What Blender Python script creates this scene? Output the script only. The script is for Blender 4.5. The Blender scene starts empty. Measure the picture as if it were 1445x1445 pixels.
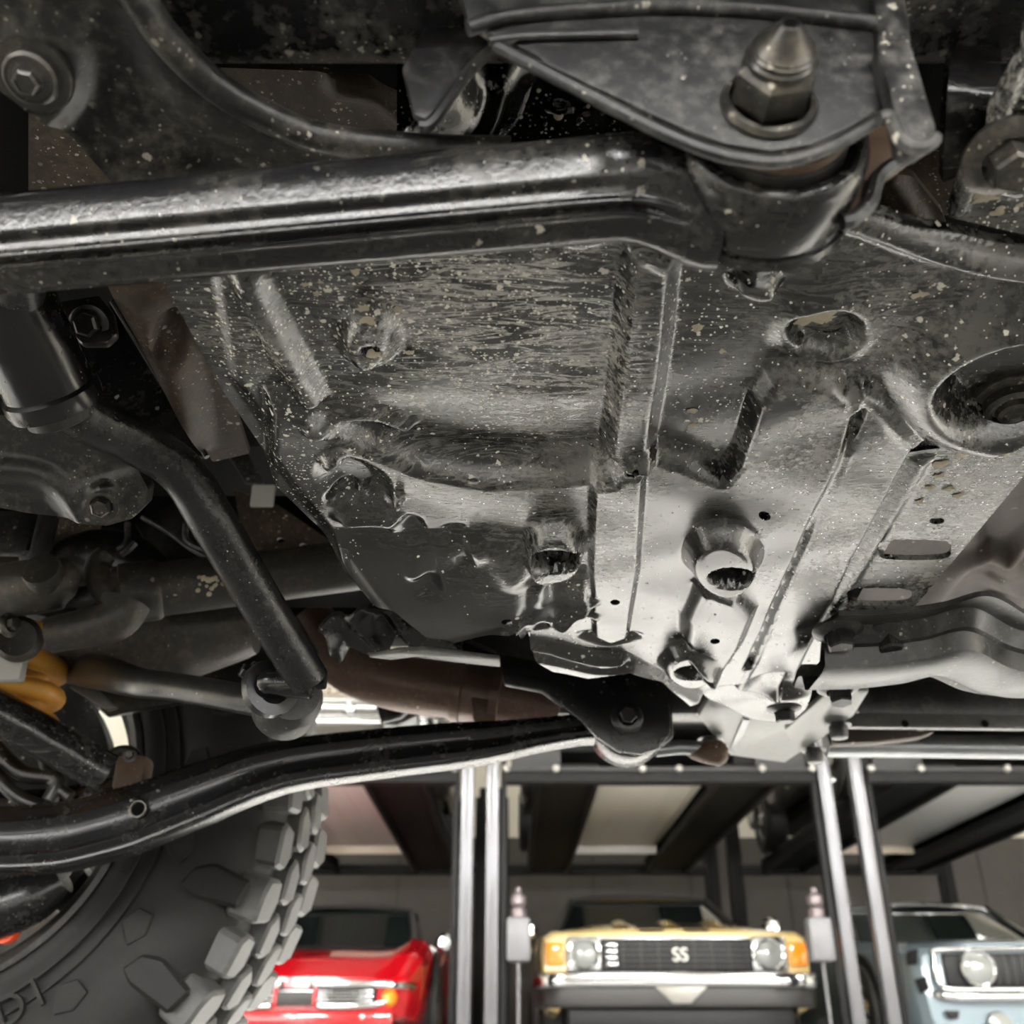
import bpy, bmesh, math, random
import numpy as np
from mathutils import Vector, Matrix
random.seed(7)
sc = bpy.context.scene
COL = sc.collection
# ---------------------------------------------------------------- camera
FPX, TILT, CAMZ = 1430.0, math.radians(27.5), 0.15
cam = bpy.data.cameras.new('camera'); camo = bpy.data.objects.new('camera', cam); COL.objects.link(camo)
camo.location = (0, 0, CAMZ); camo.rotation_euler = (math.pi/2 + TILT, 0, 0)
cam.sensor_width = 36.0; cam.sensor_height = 36.0; cam.lens = FPX/1445*36.0
cam.clip_start = 0.01; cam.clip_end = 100
cam.dof.use_dof = True; cam.dof.focus_distance = 0.56; cam.dof.aperture_fstop = 12.0
sc.camera = camo
# ---------------------------------------------------------------- world, exposure
w = bpy.data.worlds.new('world'); sc.world = w; w.use_nodes = True
bg = w.node_tree.nodes['Background']; bg.inputs[0].default_value = (1.0, 0.98, 0.95, 1); bg.inputs[1].default_value = 40.0
vs = sc.view_settings
vs.view_transform = 'Standard'; vs.look = 'None'; vs.gamma = 1.0; vs.use_curve_mapping = False; vs.exposure = 0.0
sc.cycles.use_denoising = True
sc.cycles.max_bounces = 8; sc.cycles.diffuse_bounces = 5; sc.cycles.glossy_bounces = 4
CEIL_POWER = 11.0
FLOOR_FILL_POWER = 250.0
# ---------------------------------------------------------------- pixel -> place (camera at origin for z)
CT, ST = math.cos(TILT), math.sin(TILT)
def ray(px, py):
    u = (px-722.5)/FPX; v = (722.5-py)/FPX
    return np.array([u, CT - v*ST, ST + v*CT])
CAM = np.array([0, 0, CAMZ])
def PZ(px, py, z):                       # point of a pixel at height z above the camera
    d = ray(px, py); return CAM + d*(z/d[2])
def PY(px, py, y):                       # point of a pixel at distance y in front of the camera
    d = ray(px, py); return CAM + d*(y/d[1])
def mpp(p):                              # metres per pixel at a point
    p = np.asarray(p, float)-CAM
    return (p[1]*CT + p[2]*ST)/FPX
class Plane:                             # h > 0 bulges to the normal's side
    def __init__(s, o, n, uhint=(1, 0, 0)):
        s.o = np.array(o, float); s.n = np.array(n, float)/np.linalg.norm(n)
        u = np.array(uhint, float); u -= s.n*u.dot(s.n); s.u = u/np.linalg.norm(u)
        s.v = np.cross(s.n, s.u)
    def px(s, p, off=0.0):
        d = ray(p[0], p[1]); h = p[2] if len(p) > 2 else off
        t = (s.o+s.n*h-CAM).dot(s.n)/d.dot(s.n); q = CAM + d*t - s.o
        return np.array([q.dot(s.u), q.dot(s.v)])
    def pxs(s, pts, off=0.0): return np.array([s.px(p, off) for p in pts])
    def at(s, uv, h=0.0):
        uv = np.asarray(uv, float)
        return s.o + uv[..., 0:1]*s.u + uv[..., 1:2]*s.v + np.asarray(h)[..., None]*s.n
def hplane(z): return Plane((0, 0, CAMZ+z), (0, 0, -1))
def vplane(y): return Plane((0, y, CAMZ), (0, -1, 0))
def curve(pts, n=8, closed=False):       # Catmull-Rom
    P = [np.asarray(p, float) for p in pts]; N = len(P); out = []
    segs = N if closed else N-1
    for i in range(segs):
        if closed: p0, p1, p2, p3 = P[i-1], P[i], P[(i+1) % N], P[(i+2) % N]
        else: p0, p1, p2, p3 = P[max(i-1, 0)], P[i], P[i+1], P[min(i+2, N-1)]
        for k in range(n):
            t = k/n
            out.append(.5*((2*p1)+(-p0+p2)*t+(2*p0-5*p1+4*p2-p3)*t*t+(-p0+3*p1-3*p2+p3)*t**3))
    if not closed: out.append(P[-1])
    return np.array(out)
def ell(cx, cy, rx, ry, n=36, rot=0):
    a = np.linspace(0, 2*math.pi, n, endpoint=False); c, s = math.cos(rot), math.sin(rot)
    return np.stack([cx+rx*np.cos(a)*c-ry*np.sin(a)*s, cy+rx*np.cos(a)*s+ry*np.sin(a)*c], 1)
# ---------------------------------------------------------------- objects
def tag(o, label=None, cat=None, group=None, kind=None):
    if label: o['label'] = label
    if cat: o['category'] = cat
    if group: o['group'] = group
    if kind: o['kind'] = kind
    return o
def empty(name, loc=(0, 0, 0), rz=0.0):
    o = bpy.data.objects.new(name, None); COL.objects.link(o); o.location = loc; o.rotation_euler = (0, 0, rz)
    o.empty_display_size = .1
    return o
def link(name, me, mat, parent=None):
    o = bpy.data.objects.new(name, me); COL.objects.link(o)
    if mat is not None and not me.materials: me.materials.append(mat)
    if parent is not None: o.parent = parent
    return o
class MB:
    def __init__(s): s.v = []; s.f = []; s.n = 0
    def add(s, V, F):
        V = np.asarray(V, float).reshape(-1, 3); s.v.append(V); s.f += [tuple(i+s.n for i in f) for f in F]; s.n += len(V)
        return s
    def bm(s, bm, M=None):
        if M is not None: bmesh.ops.transform(bm, matrix=M, verts=bm.verts)
        bm.verts.index_update()
        s.add([v.co[:] for v in bm.verts], [[v.index for v in f.verts] for f in bm.faces]); bm.free(); return s
    def box(s, c, size, bev=0.0, M=None, seg=2):
        bm = bmesh.new(); bmesh.ops.create_cube(bm, size=1)
        bmesh.ops.scale(bm, vec=size, verts=bm.verts)
        if bev: bmesh.ops.bevel(bm, geom=bm.edges[:], offset=bev, segments=seg, profile=.5, affect='EDGES')
        T = Matrix.Translation(Vector(c))
        return s.bm(bm, T if M is None else M @ T)
    def prism(s, pts3, ext, bev=0.0, seg=2):       # planar polygon in 3D extruded by a vector
        bm = bmesh.new(); f = bm.faces.new([bm.verts.new(p) for p in pts3])
        r = bmesh.ops.extrude_face_region(bm, geom=[f]); nv = [g for g in r['geom'] if isinstance(g, bmesh.types.BMVert)]
        bmesh.ops.translate(bm, vec=Vector(ext), verts=nv)
        if bev: bmesh.ops.bevel(bm, geom=bm.edges[:], offset=bev, segments=seg, profile=.5, affect='EDGES', clamp_overlap=True)
        bmesh.ops.recalc_face_normals(bm, faces=bm.faces)
        return s.bm(bm)
    def tube(s, path, r, n=16, caps=True, sect=None, up=None):
        P = np.asarray(path, float); m = len(P); R = np.full(m, r, float) if np.isscalar(r) else np.interp(np.linspace(0, 1, m), np.linspace(0, 1, len(r)), r)
        T = np.gradient(P, axis=0); T /= np.linalg.norm(T, axis=1)[:, None]
        a = np.array(up if up is not None else ((0, 0, 1) if abs(T[0][2]) < .9 else (1, 0, 0)), float)
        rings = []
        for i in range(m):
            a = a - T[i]*a.dot(T[i]); a /= np.linalg.norm(a); b = np.cross(T[i], a)
            if sect is None: q = [(math.cos(t), math.sin(t)) for t in np.linspace(0, 2*math.pi, n, endpoint=False)]
            else: q = sect(i/(m-1)) if callable(sect) else sect
            q = np.array(q)*R[i]
            rings.append(P[i] + q[:, :1]*a + q[:, 1:]*b)
        k = len(rings[0]); F = []
        for i in range(m-1):
            for j in range(k): F.append((i*k+j, i*k+(j+1) % k, (i+1)*k+(j+1) % k, (i+1)*k+j))
        if caps: F.append(tuple(range(k))[::-1]); F.append(tuple((m-1)*k+j for j in range(k)))
        return s.add(np.concatenate(rings), F)
    def lathe(s, prof, o=(0, 0, 0), axis=(0, 0, 1), n=32, a0=0.0):   # prof: (radius, along)
        A = np.array(axis, float); A /= np.linalg.norm(A)
        u = np.cross(A, (0, 0, 1) if abs(A[2]) < .9 else (1, 0, 0)); u /= np.linalg.norm(u); b = np.cross(A, u)
        V = []; F = []; m = len(prof)
        for (r, h) in prof:
            for j in range(n):
                t = a0+2*math.pi*j/n; V.append(np.array(o)+A*h+(u*math.cos(t)+b*math.sin(t))*max(r, 1e-5))
        for i in range(m-1):
            for j in range(n): F.append((i*n+j, i*n+(j+1) % n, (i+1)*n+(j+1) % n, (i+1)*n+j))
        return s.add(V, F)
    def grid(s, A):                                  # array (m,n,3)
        m, n = A.shape[:2]
        return s.add(A.reshape(-1, 3), [(i*n+j, i*n+j+1, (i+1)*n+j+1, (i+1)*n+j) for i in range(m-1) for j in range(n-1)])
    def mesh(s, name, ang=38):
        me = bpy.data.meshes.new(name); me.from_pydata(np.concatenate(s.v).tolist(), [], s.f); me.validate()
        bm = bmesh.new(); bm.from_mesh(me); bmesh.ops.recalc_face_normals(bm, faces=bm.faces); bm.to_mesh(me); bm.free()
        me.shade_smooth(); me.set_sharp_from_angle(angle=math.radians(ang)); return me
    def build(s, name, mat, parent=None, ang=38): return link(name, s.mesh(name, ang), mat, parent)
# ---------------------------------------------------------------- relief sheets (stamped plates)
def sstep(a, b, x):
    t = np.clip((x-a)/(b-a), 0, 1); return t*t*(3-2*t)
def seg_dist(P, pts, closed):
    pts = np.asarray(pts, float); best = np.full(len(P), 1e9); near = np.zeros_like(P)
    m = len(pts)
    for i in range(m if closed else m-1):
        a, b = pts[i], pts[(i+1) % m]; d = b-a; L = d.dot(d)+1e-18
        t = np.clip((P-a).dot(d)/L, 0, 1); q = a+t[:, None]*d
        dd = np.hypot(*(P-q).T); k = dd < best; best[k] = dd[k]; near[k] = q[k]
    return best, near
def inside(P, poly):
    x, y = P[:, 0], P[:, 1]; r = np.zeros(len(P), bool); m = len(poly)
    for i in range(m):
        x1, y1 = poly[i]; x2, y2 = poly[(i+1) % m]
        c = (y1 > y) != (y2 > y)
        if c.any() and y1 != y2: r ^= c & (x < (x2-x1)*(y-y1)/(y2-y1)+x1)
    return r
class Feat:                                           # height features in pixel coordinates on a plane
    def __init__(s, pl, P): s.pl = pl; s.P = P; s.h = np.zeros(len(P)); s.off = 0.0
    def sdf(s, px, smooth=0):
        q = s.pl.pxs(px, s.off)
        if smooth: q = curve(q, smooth, True)
        lo = q.min(0)-.03; hi = q.max(0)+.03
        k = ((s.P > lo) & (s.P < hi)).all(1); d = np.full(len(s.P), .05)
        if k.any():
            dd = seg_dist(s.P[k], q, True)[0]; dd[inside(s.P[k], q)] *= -1; d[k] = dd
        return d
    def pad(s, px, h, w, smooth=0, bias=0.0):         # plateau with a flank of width w
        s.h += h*sstep(w/2, -w/2, s.sdf(px, smooth)+bias)
    def bead(s, px, h, r, n=6):
        q = curve(s.pl.pxs(px, s.off), n)
        lo = q.min(0)-r; hi = q.max(0)+r; k = ((s.P > lo) & (s.P < hi)).all(1)
        if k.any():
            d = seg_dist(s.P[k], q, False)[0]
            s.h[k] += h*(.5+.5*np.cos(math.pi*np.clip(d/r, 0, 1)))
    def dish(s, cx, cy, rx, ry, h, rim=.5, rot=0):     # smooth mound/pit, flat inside rim fraction
        a = s.sdf(ell(cx, cy, rx, ry, 32, rot)); R = max(-a.min(), 1e-4)
        s.h += h*sstep(0, R*(1-rim), -a)
    def ramp(s, px, p0, p1, h, w, smooth=0, power=1.0):   # slope from p0 to p1 inside an outline
        a, b = s.pl.px(p0, s.off), s.pl.px(p1, s.off); d = b-a
        t = np.clip((s.P-a).dot(d)/d.dot(d), 0, 1)**power
        s.h += h*t*sstep(w/2, -w/2, s.sdf(px, smooth))
    def gauss(s, cx, cy, r, amp=1.0, sy=1.0):
        c = s.pl.px((cx, cy)); k = mpp(s.pl.at(c[None])[0]); d = s.P-c
        return amp*np.exp(-((d[:, 0]/(r*k))**2+(d[:, 1]/(r*sy*k*1.6))**2))
def settle(pl, pts, hfun):               # outline pixels meet the relief they sit on
    h = np.array([p[2] if len(p) > 2 else 0.0 for p in pts], float)
    for it in range(16):
        uv = np.array([pl.px((p[0], p[1], hh)) for p, hh in zip(pts, h)])
        f = Feat(pl, uv); hfun(f); h = .55*h+.45*f.h
    return np.array([pl.px((p[0], p[1], hh)) for p, hh in zip(pts, h)])
def sheet(name, pl, outline, hfun, res, mat, parent, holes=(), thick=.004, smooth=0, attrs=None):
    O = settle(pl, outline, hfun)
    if smooth: O = curve(O, smooth, True)
    HO = [settle(pl, h, hfun) for h in holes]
    lo, hi = O.min(0)-res, O.max(0)+res; nx, ny = int((hi[0]-lo[0])/res)+2, int((hi[1]-lo[1])/res)+2
    gx = lo[0]+np.arange(nx)*res; gy = lo[1]+np.arange(ny)*res
    X, Y = np.meshgrid(gx, gy); P = np.stack([X.ravel(), Y.ravel()], 1)
    idx = np.arange(nx*ny).reshape(ny, nx)
    q = np.stack([idx[:-1, :-1], idx[:-1, 1:], idx[1:, 1:], idx[1:, :-1]], -1).reshape(-1, 4)
    C = P[q].mean(1); keep = inside(C, O)
    for h in HO: keep &= ~inside(C, h)
    q = q[keep]; cnt = np.bincount(q.ravel(), minlength=nx*ny)
    used = np.nonzero(cnt)[0]; bd = np.nonzero((cnt > 0) & (cnt < 4))[0]
    best = np.full(len(bd), 1e9); near = P[bd].copy()
    for poly in [O]+HO:
        d, n_ = seg_dist(P[bd], poly, True); k = d < best; best[k] = d[k]; near[k] = n_[k]
    P[bd] = near
    remap = np.full(nx*ny, -1); remap[used] = np.arange(len(used)); q = remap[q]; P = P[used]
    f = Feat(pl, P); hfun(f)
    V = pl.at(P, f.h)
    # skirt along the rim
    e = np.concatenate([q[:, [0, 1]], q[:, [1, 2]], q[:, [2, 3]], q[:, [3, 0]]]); key = np.sort(e, 1)
    kk = key[:, 0].astype(np.int64)*(len(P)+1)+key[:, 1]; u, inv, c = np.unique(kk, return_inverse=True, return_counts=True)
    be = e[c[inv] == 1]; bv = np.unique(be); mp = np.full(len(P), -1); mp[bv] = len(P)+np.arange(len(bv))
    V2 = V[bv]-pl.n*thick
    sk = np.stack([be[:, 1], be[:, 0], mp[be[:, 0]], mp[be[:, 1]]], 1)
    V = np.concatenate([V, V2]); Q = np.concatenate([q, sk]).astype(np.int32)
    me = bpy.data.meshes.new(name); me.vertices.add(len(V)); me.vertices.foreach_set('co', V.ravel())
    me.loops.add(Q.size); me.loops.foreach_set('vertex_index', Q.ravel())
    me.polygons.add(len(Q)); me.polygons.foreach_set('loop_start', np.arange(0, Q.size, 4, dtype=np.int32))
    me.update(calc_edges=True); me.validate()
    if attrs:
        for an, fn in attrs.items():
            val = np.clip(fn(f), 0, 1); val = np.concatenate([val, val[bv]])
            a = me.attributes.new(an, 'FLOAT', 'POINT'); a.data.foreach_set('value', val.astype(np.float32))
    me.shade_smooth(); me.set_sharp_from_angle(angle=math.radians(50))
    return link(name, me, mat, parent)
# ---------------------------------------------------------------- materials
class NT:
    def __init__(s, name):
        s.m = bpy.data.materials.new(name); s.m.use_nodes = True; s.t = s.m.node_tree; s.b = s.t.nodes['Principled BSDF']
    def n(s, t, **k):
        o = s.t.nodes.new(t)
        for a, b in k.items(): setattr(o, a, b)
        return o
    def l(s, a, b): s.t.links.new(a, b)
    def val(s, v, sock):
        if isinstance(v, (int, float)): sock.default_value = v
        elif isinstance(v, tuple): sock.default_value = v
        else: s.l(v, sock)
    def math(s, op, a, b=0.0, c=0.0, clamp=False):
        o = s.n('ShaderNodeMath', operation=op, use_clamp=clamp); s.val(a, o.inputs[0]); s.val(b, o.inputs[1]); s.val(c, o.inputs[2]); return o.outputs[0]
    def pos(s, scale=(1, 1, 1), rot=(0, 0, 0)):
        g = s.n('ShaderNodeNewGeometry'); m = s.n('ShaderNodeMapping'); s.l(g.outputs['Position'], m.inputs[0])
        m.inputs['Scale'].default_value = scale; m.inputs['Rotation'].default_value = rot; return m.outputs[0]
    def noise(s, vec, scale, detail=6, rough=.6, dist=0.0):
        o = s.n('ShaderNodeTexNoise'); s.l(vec, o.inputs['Vector']); o.inputs['Scale'].default_value = scale
        o.inputs['Detail'].default_value = detail; o.inputs['Roughness'].default_value = rough; o.inputs['Distortion'].default_value = dist; return o.outputs[0]
    def step(s, v, a, b):
        o = s.n('ShaderNodeMapRange', interpolation_type='SMOOTHSTEP'); s.val(v, o.inputs[0]); s.val(a, o.inputs[1]); s.val(b, o.inputs[2]); return o.outputs[0]
    def mix(s, f, a, b):
        o = s.n('ShaderNodeMix', data_type='RGBA'); s.val(f, o.inputs[0]); s.val(a, o.inputs[6]); s.val(b, o.inputs[7]); return o.outputs[2]
    def spots(s, vec, scale, prob, lo=.12, hi=.34):     # round splashes, one per cell, only in some cells
        v = s.n('ShaderNodeTexVoronoi')
        w_ = s.n('ShaderNodeTexNoise'); s.l(vec, w_.inputs['Vector']); w_.inputs['Scale'].default_value = scale*2.6; w_.inputs['Detail'].default_value = 2
        ad = s.n('ShaderNodeVectorMath', operation='MULTIPLY_ADD'); s.l(w_.outputs['Color'], ad.inputs[0]); ad.inputs[1].default_value = (.55/scale,)*3; s.l(vec, ad.inputs[2])
        s.l(ad.outputs[0], v.inputs['Vector']); v.inputs['Scale'].default_value = scale
        sp = s.n('ShaderNodeSeparateColor'); s.l(v.outputs['Color'], sp.inputs[0])
        r = s.math('MULTIPLY_ADD', sp.outputs[0], hi-lo, lo)
        on = s.math('LESS_THAN', sp.outputs[1], prob)
        inn = s.step(v.outputs['Distance'], r, s.math('MULTIPLY', r, .72))
        return s.math('MULTIPLY', inn, on)
    def bump(s, h, strength=.3, dist=.001):
        o = s.n('ShaderNodeBump'); o.inputs['Strength'].default_value = strength; o.inputs['Distance'].default_value = dist; s.l(h, o.inputs['Height']); return o.outputs[0]
    def set(s, **k):
        for a, b in k.items(): s.val(b, s.b.inputs[a.replace('_', ' ')])
        return s
def c4(r, g, b): return (r, g, b, 1.0)
def simple(name, col, rough=.5, metal=0.0, coat=0.0, emit=None, es=0.0):
    t = NT(name); t.set(Base_Color=c4(*col), Roughness=rough, Metallic=metal, Coat_Weight=coat)
    if emit: t.set(Emission_Color=c4(*emit), Emission_Strength=es)
    return t.m
def painted(name, col=(.012, .012, .013), rough=.32, dust=(.20, .185, .155), amt=.5, spots=.25, scale=1.0, bump=.25, metal=0.0, streak=None, tint=None):
    t = NT(name); p = t.pos()
    big = t.noise(p, 22*scale, 8, .62); fine = t.noise(p, 180*scale, 5, .65)
    d = t.step(t.math('ADD', t.math('MULTIPLY', big, .5), t.math('MULTIPLY', fine, .5)), .45, .70)
    d = t.math('MULTIPLY', d, amt)
    s1 = t.spots(p, 170*scale, spots); s2 = t.spots(p, 420*scale, spots)
    s_ = t.math('MULTIPLY', t.math('MAXIMUM', s1, s2), t.step(big, .42, .62))
    base = c4(*col)
    if tint: base = t.mix(t.step(t.noise(p, 9*scale, 6, .6), .38, .62), c4(*col), c4(*tint))
    if streak:
        st = t.noise(t.pos(streak), 1.0, 4, .6, .6)
        d = t.math('MAXIMUM', d, t.math('MULTIPLY', t.step(st, .52, .72), amt))
    colr = t.mix(d, base, c4(*dust)); colr = t.mix(s_, colr, c4(.50, .47, .39))
    tot = t.math('MAXIMUM', d, s_)
    t.set(Base_Color=colr, Roughness=t.math('MULTIPLY_ADD', tot, .75-rough, rough), Metallic=metal)
    t.set(Normal=t.bump(t.math('ADD', fine, t.math('MULTIPLY', t.noise(p, 420*scale, 3), .7)), bump*.6, .0012))
    return t.m
M = {}
M['arm'] = painted('arm_paint', (.008, .008, .009), .17, amt=.22, spots=.10, bump=.22, streak=(14, 300, 300))
M['far_arm'] = painted('far_arm_paint', (.006, .006, .007), .25, amt=.12, spots=.05, bump=.1)
M['bracket'] = painted('bracket_paint', (.009, .009, .010), .42, dust=(.13, .125, .115), amt=.75, spots=.18, bump=.3)
M['dusty'] = painted('dusty_paint', (.010, .010, .010), .3, dust=(.16, .145, .115), amt=.7, spots=.3, bump=.4)
M['frame'] = painted('frame_paint', (.010, .010, .011), .25, dust=(.24, .23, .20), amt=.6, spots=.45, bump=.2)
M['black'] = painted('black_part', (.006, .006, .006), .3, amt=.22, spots=.05, bump=.15)
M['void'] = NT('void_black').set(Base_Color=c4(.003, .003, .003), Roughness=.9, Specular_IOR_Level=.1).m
M['droplet'] = painted('wet_black', (.004, .004, .004), .12, amt=.05, spots=.5, bump=.1)
M['brown'] = painted('muddy_brown', (.035, .022, .012), .6, dust=(.13, .10, .06), amt=.7, spots=.45, bump=.5)
M['tan'] = painted('tan_underbody', (.035, .025, .018), .75, dust=(.085, .066, .048), amt=.5, spots=.05, scale=.5, bump=.3)
M['exhaust'] = painted('exhaust_steel', (.085, .05, .036), .45, dust=(.22, .15, .10), amt=.6, spots=.05, bump=.3, metal=.35)
M['rust'] = painted('rusty_steel', (.075, .042, .022), .6, dust=(.17, .125, .08), amt=.6, spots=.1, bump=.5)
M['shaft'] = painted('shaft_steel', (.035, .033, .03), .45, dust=(.13, .10, .075), amt=.7, spots=.05, bump=.3, metal=.3)
M['bolt'] = painted('bolt_steel', (.06, .058, .055), .3, dust=(.3, .26, .19), amt=.4, spots=.2, bump=.2, metal=.75)
M['darkbolt'] = painted('black_bolt', (.03, .03, .032), .3, dust=(.2, .18, .14), amt=.3, spots=.1, bump=.2, metal=.5)
M['lightplate'] = painted('pale_plate', (.10, .10, .094), .35, dust=(.26, .25, .22), amt=.5, spots=.05, bump=.3, metal=.2)
M['steelrail'] = painted('grey_rail', (.22, .23, .24), .28, dust=(.4, .36, .3), amt=.3, spots=.02, bump=.1, metal=.6)
M['rubber'] = painted('sidewall_rubber', (.0055, .005, .0046), .7, dust=(.017, .0145, .0125), amt=.8, spots=.0, bump=.3, scale=.6)
M['lit_tread'] = painted('lit_tread_rubber', (.075, .075, .073), .5, dust=(.17, .165, .15), amt=.5, spots=.0, bump=.3, scale=.6)  # greyer than the sidewall: far-side light on the blocks painted in
M['rim'] = painted('rim_paint', (.02, .02, .021), .4, dust=(.14, .12, .09), amt=.4, spots=.0, bump=.1)
M['spring'] = painted('yellow_spring', (.62, .30, .035), .4, dust=(.35, .22, .08), amt=.4, spots=.05, bump=.2)
M['white'] = simple('white_plastic', (.7, .69, .65), .5)
M['orange'] = simple('orange_paint', (.85, .10, .03), .4)
M['boot'] = painted('rubber_boot', (.02, .02, .02), .5, dust=(.1, .095, .085), amt=.6, spots=.1, bump=.3)
M['mud'] = painted('dried_mud', (.42, .37, .27), .9, dust=(.6, .55, .42), amt=.7, spots=.1, bump=.8)
def skid_mat():
    t = NT('skid_paint'); p = t.pos()
    def at(n): a = t.n('ShaderNodeAttribute', attribute_name=n); return a.outputs['Fac']
    aS, aL, aD = at('spot'), at('streak'), at('dust')
    big = t.noise(p, 26, 8, .6); fine = t.noise(p, 240, 6, .68)
    # round splashes of dried water
    def sp(scale, lo, hi):
        return t.spots(p, scale, t.math('MULTIPLY', aS, .75), lo, hi)
    s_ = t.math('MAXIMUM', t.math('MAXIMUM', sp(95, .08, .24), sp(190, .1, .33)), t.math('MAXIMUM', sp(330, .12, .36), sp(520, .15, .4)))
    # wavy tide lines running along the vehicle
    wv = t.noise(t.pos((19, 95, 60), (0, 0, .12)), 1.0, 8, .62, 1.6)
    line = t.math('SUBTRACT', 1.0, t.step(t.math('ABSOLUTE', t.math('SUBTRACT', wv, .53)), .02, .06))
    line2 = t.step(t.noise(t.pos((110, 300, 60), (0, 0, .1)), 1.0, 7, .72, 1.0), .54, .64)
    brk = t.step(t.noise(t.pos((240, 420, 240)), 1.0, 5, .7), .34, .52)
    line = t.math('MULTIPLY', line, brk)
    L = t.math('MULTIPLY', t.math('MAXIMUM', t.math('MULTIPLY', line, .8), t.math('MULTIPLY', line2, t.step(big, .4, .58))), aL)
    D = t.math('MULTIPLY', t.step(t.math('MULTIPLY_ADD', fine, .5, t.math('MULTIPLY', big, .5)), .45, .58), aD)
    f = t.math('MAXIMUM', t.math('MULTIPLY', L, .9), t.math('MULTIPLY', D, .58))
    col = t.mix(f, c4(.005, .005, .0055), c4(.56, .545, .485)); col = t.mix(s_, col, c4(.80, .77, .67))
    tot = t.math('MAXIMUM', f, s_)
    t.set(Base_Color=col, Roughness=t.math('MULTIPLY_ADD', tot, .45, .12), IOR=1.75)
    grain = t.noise(t.pos((160, 900, 160)), 1.0, 3, .6)
    hh = t.math('ADD', t.math('MULTIPLY', grain, .8), t.math('ADD', t.math('MULTIPLY', tot, .5), t.math('MULTIPLY', fine, .6)))
    t.set(Normal=t.bump(hh, .14, .0014)); return t.m
M['skid'] = skid_mat()
# ================================================================ the room
def room():
    t = NT('floor_epoxy'); p = t.pos(); n = t.noise(p, 3, 6, .6); f = t.noise(p, 60, 4, .6)
    t.set(Base_Color=t.mix(t.math('MULTIPLY_ADD', f, .4, t.math('MULTIPLY', n, .6)), c4(.40, .395, .38), c4(.50, .49, .475)), Roughness=t.math('MULTIPLY_ADD', n, .2, .12))
    def slab(name, c, s, mat): return tag(MB().box(c, s).build(name, mat), kind='structure')
    X0, X1, Y0, Y1, H = -8.0, 9.0, -3.6, 13.2, 5.0
    cx, cy, lx, ly = (X0+X1)/2, (Y0+Y1)/2, X1-X0, Y1-Y0
    slab('floor', (cx, cy, -.1), (lx, ly, .2), t.m)
    cream = NT('cream_wall'); cream.set(Base_Color=c4(.72, .69, .60), Roughness=.8)
    dark = NT('dark_wall'); q = dark.noise(dark.pos(), 5, 5, .6); dark.set(Base_Color=dark.mix(q, c4(.055, .050, .046), c4(.078, .071, .065)), Roughness=.7)
    ceil = NT('ceiling_paint'); ceil.set(Base_Color=c4(.62, .61, .58), Roughness=.85)
    slab('ceiling', (cx, cy, H+.1), (lx, ly, .2), ceil.m)
    slab('wall_back', (cx, Y1+.1, (H+1.25)/2), (lx, .2, H-1.25), cream.m)
    slab('trim_1', (cx, Y1+.09, 1.2), (lx, .22, 2.4), dark.m)
    slab('wall_left', (X0-.1, cy, H/2), (.2, ly, H), cream.m)
    slab('wall_right', (X1+.1, cy, H/2), (.2, ly, H), cream.m)
    slab('wall_front', (cx, Y0-.1, (H+1.25)/2), (lx, .2, H-1.25), cream.m)      # around an unseen window band, added to put a highlight on the arm
    slab('wall_front.001', (cx, Y0-.1, .4), (lx, .2, .8), dark.m)
    wf = simple('window_frame', (.05, .05, .05), .5)
    for i in range(10): slab('window_%d' % (i+1), (X0+.9+1.7*i, Y0-.1, 1.025), (.08, .12, .45), wf)  # mullions of the added window band
    # vertical seams of the dark panelling
    seam = simple('panel_seam', (.03, .028, .026), .7)
    k = 2
    x = X0+.6
    while x < X1:
        slab('trim_%d' % k, (x, Y1-.022, 1.2), (.02, .012, 2.4), seam); x += 1.2; k += 1
    lamp_h = simple('lamp_housing', (.6, .6, .6), .5)
    rows = [(1.7, 2.5, FLOOR_FILL_POWER, 'added low to brighten the open floor'), (4.4, H, CEIL_POWER, 'on the ceiling in front of the lifts'), (12.2, H, CEIL_POWER, 'on the ceiling by the far wall')]  # low row is unseen, added to brighten the floor mirrored in the plate
    for yy, zz, pw, wh in rows:
        lamp_e = simple('lamp_diffuser', (.9, .9, .88), .5, emit=(1.0, .985, .94), es=pw)
        for xx, by in ((-5.2, 'beside the left wall'), (-2.2, 'facing the red car'), (.9, 'facing the yellow car'), (3.9, 'facing the silver blue car'), (6.9, 'beside the right wall')):
            o = empty('ceiling_or_fill_light', (xx, yy, zz)); tag(o, 'white strip light ' + wh + ', ' + by, 'lamp', 'strip lights ' + wh)
            hs = MB().box((0, 0, -.03), (1.5, .66, .06), .01).build('housing', lamp_h, o)
            if zz < H:
                for q in (-.6, .6): MB().tube([(q, 0, -.01), (q, 0, H-zz)], .008, 8).build('hanger_rod', lamp_h, o)
            MB().box((0, 0, -.066), (1.42, .58, .012), .004).build('diffuser', lamp_e, o)
room()
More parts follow.
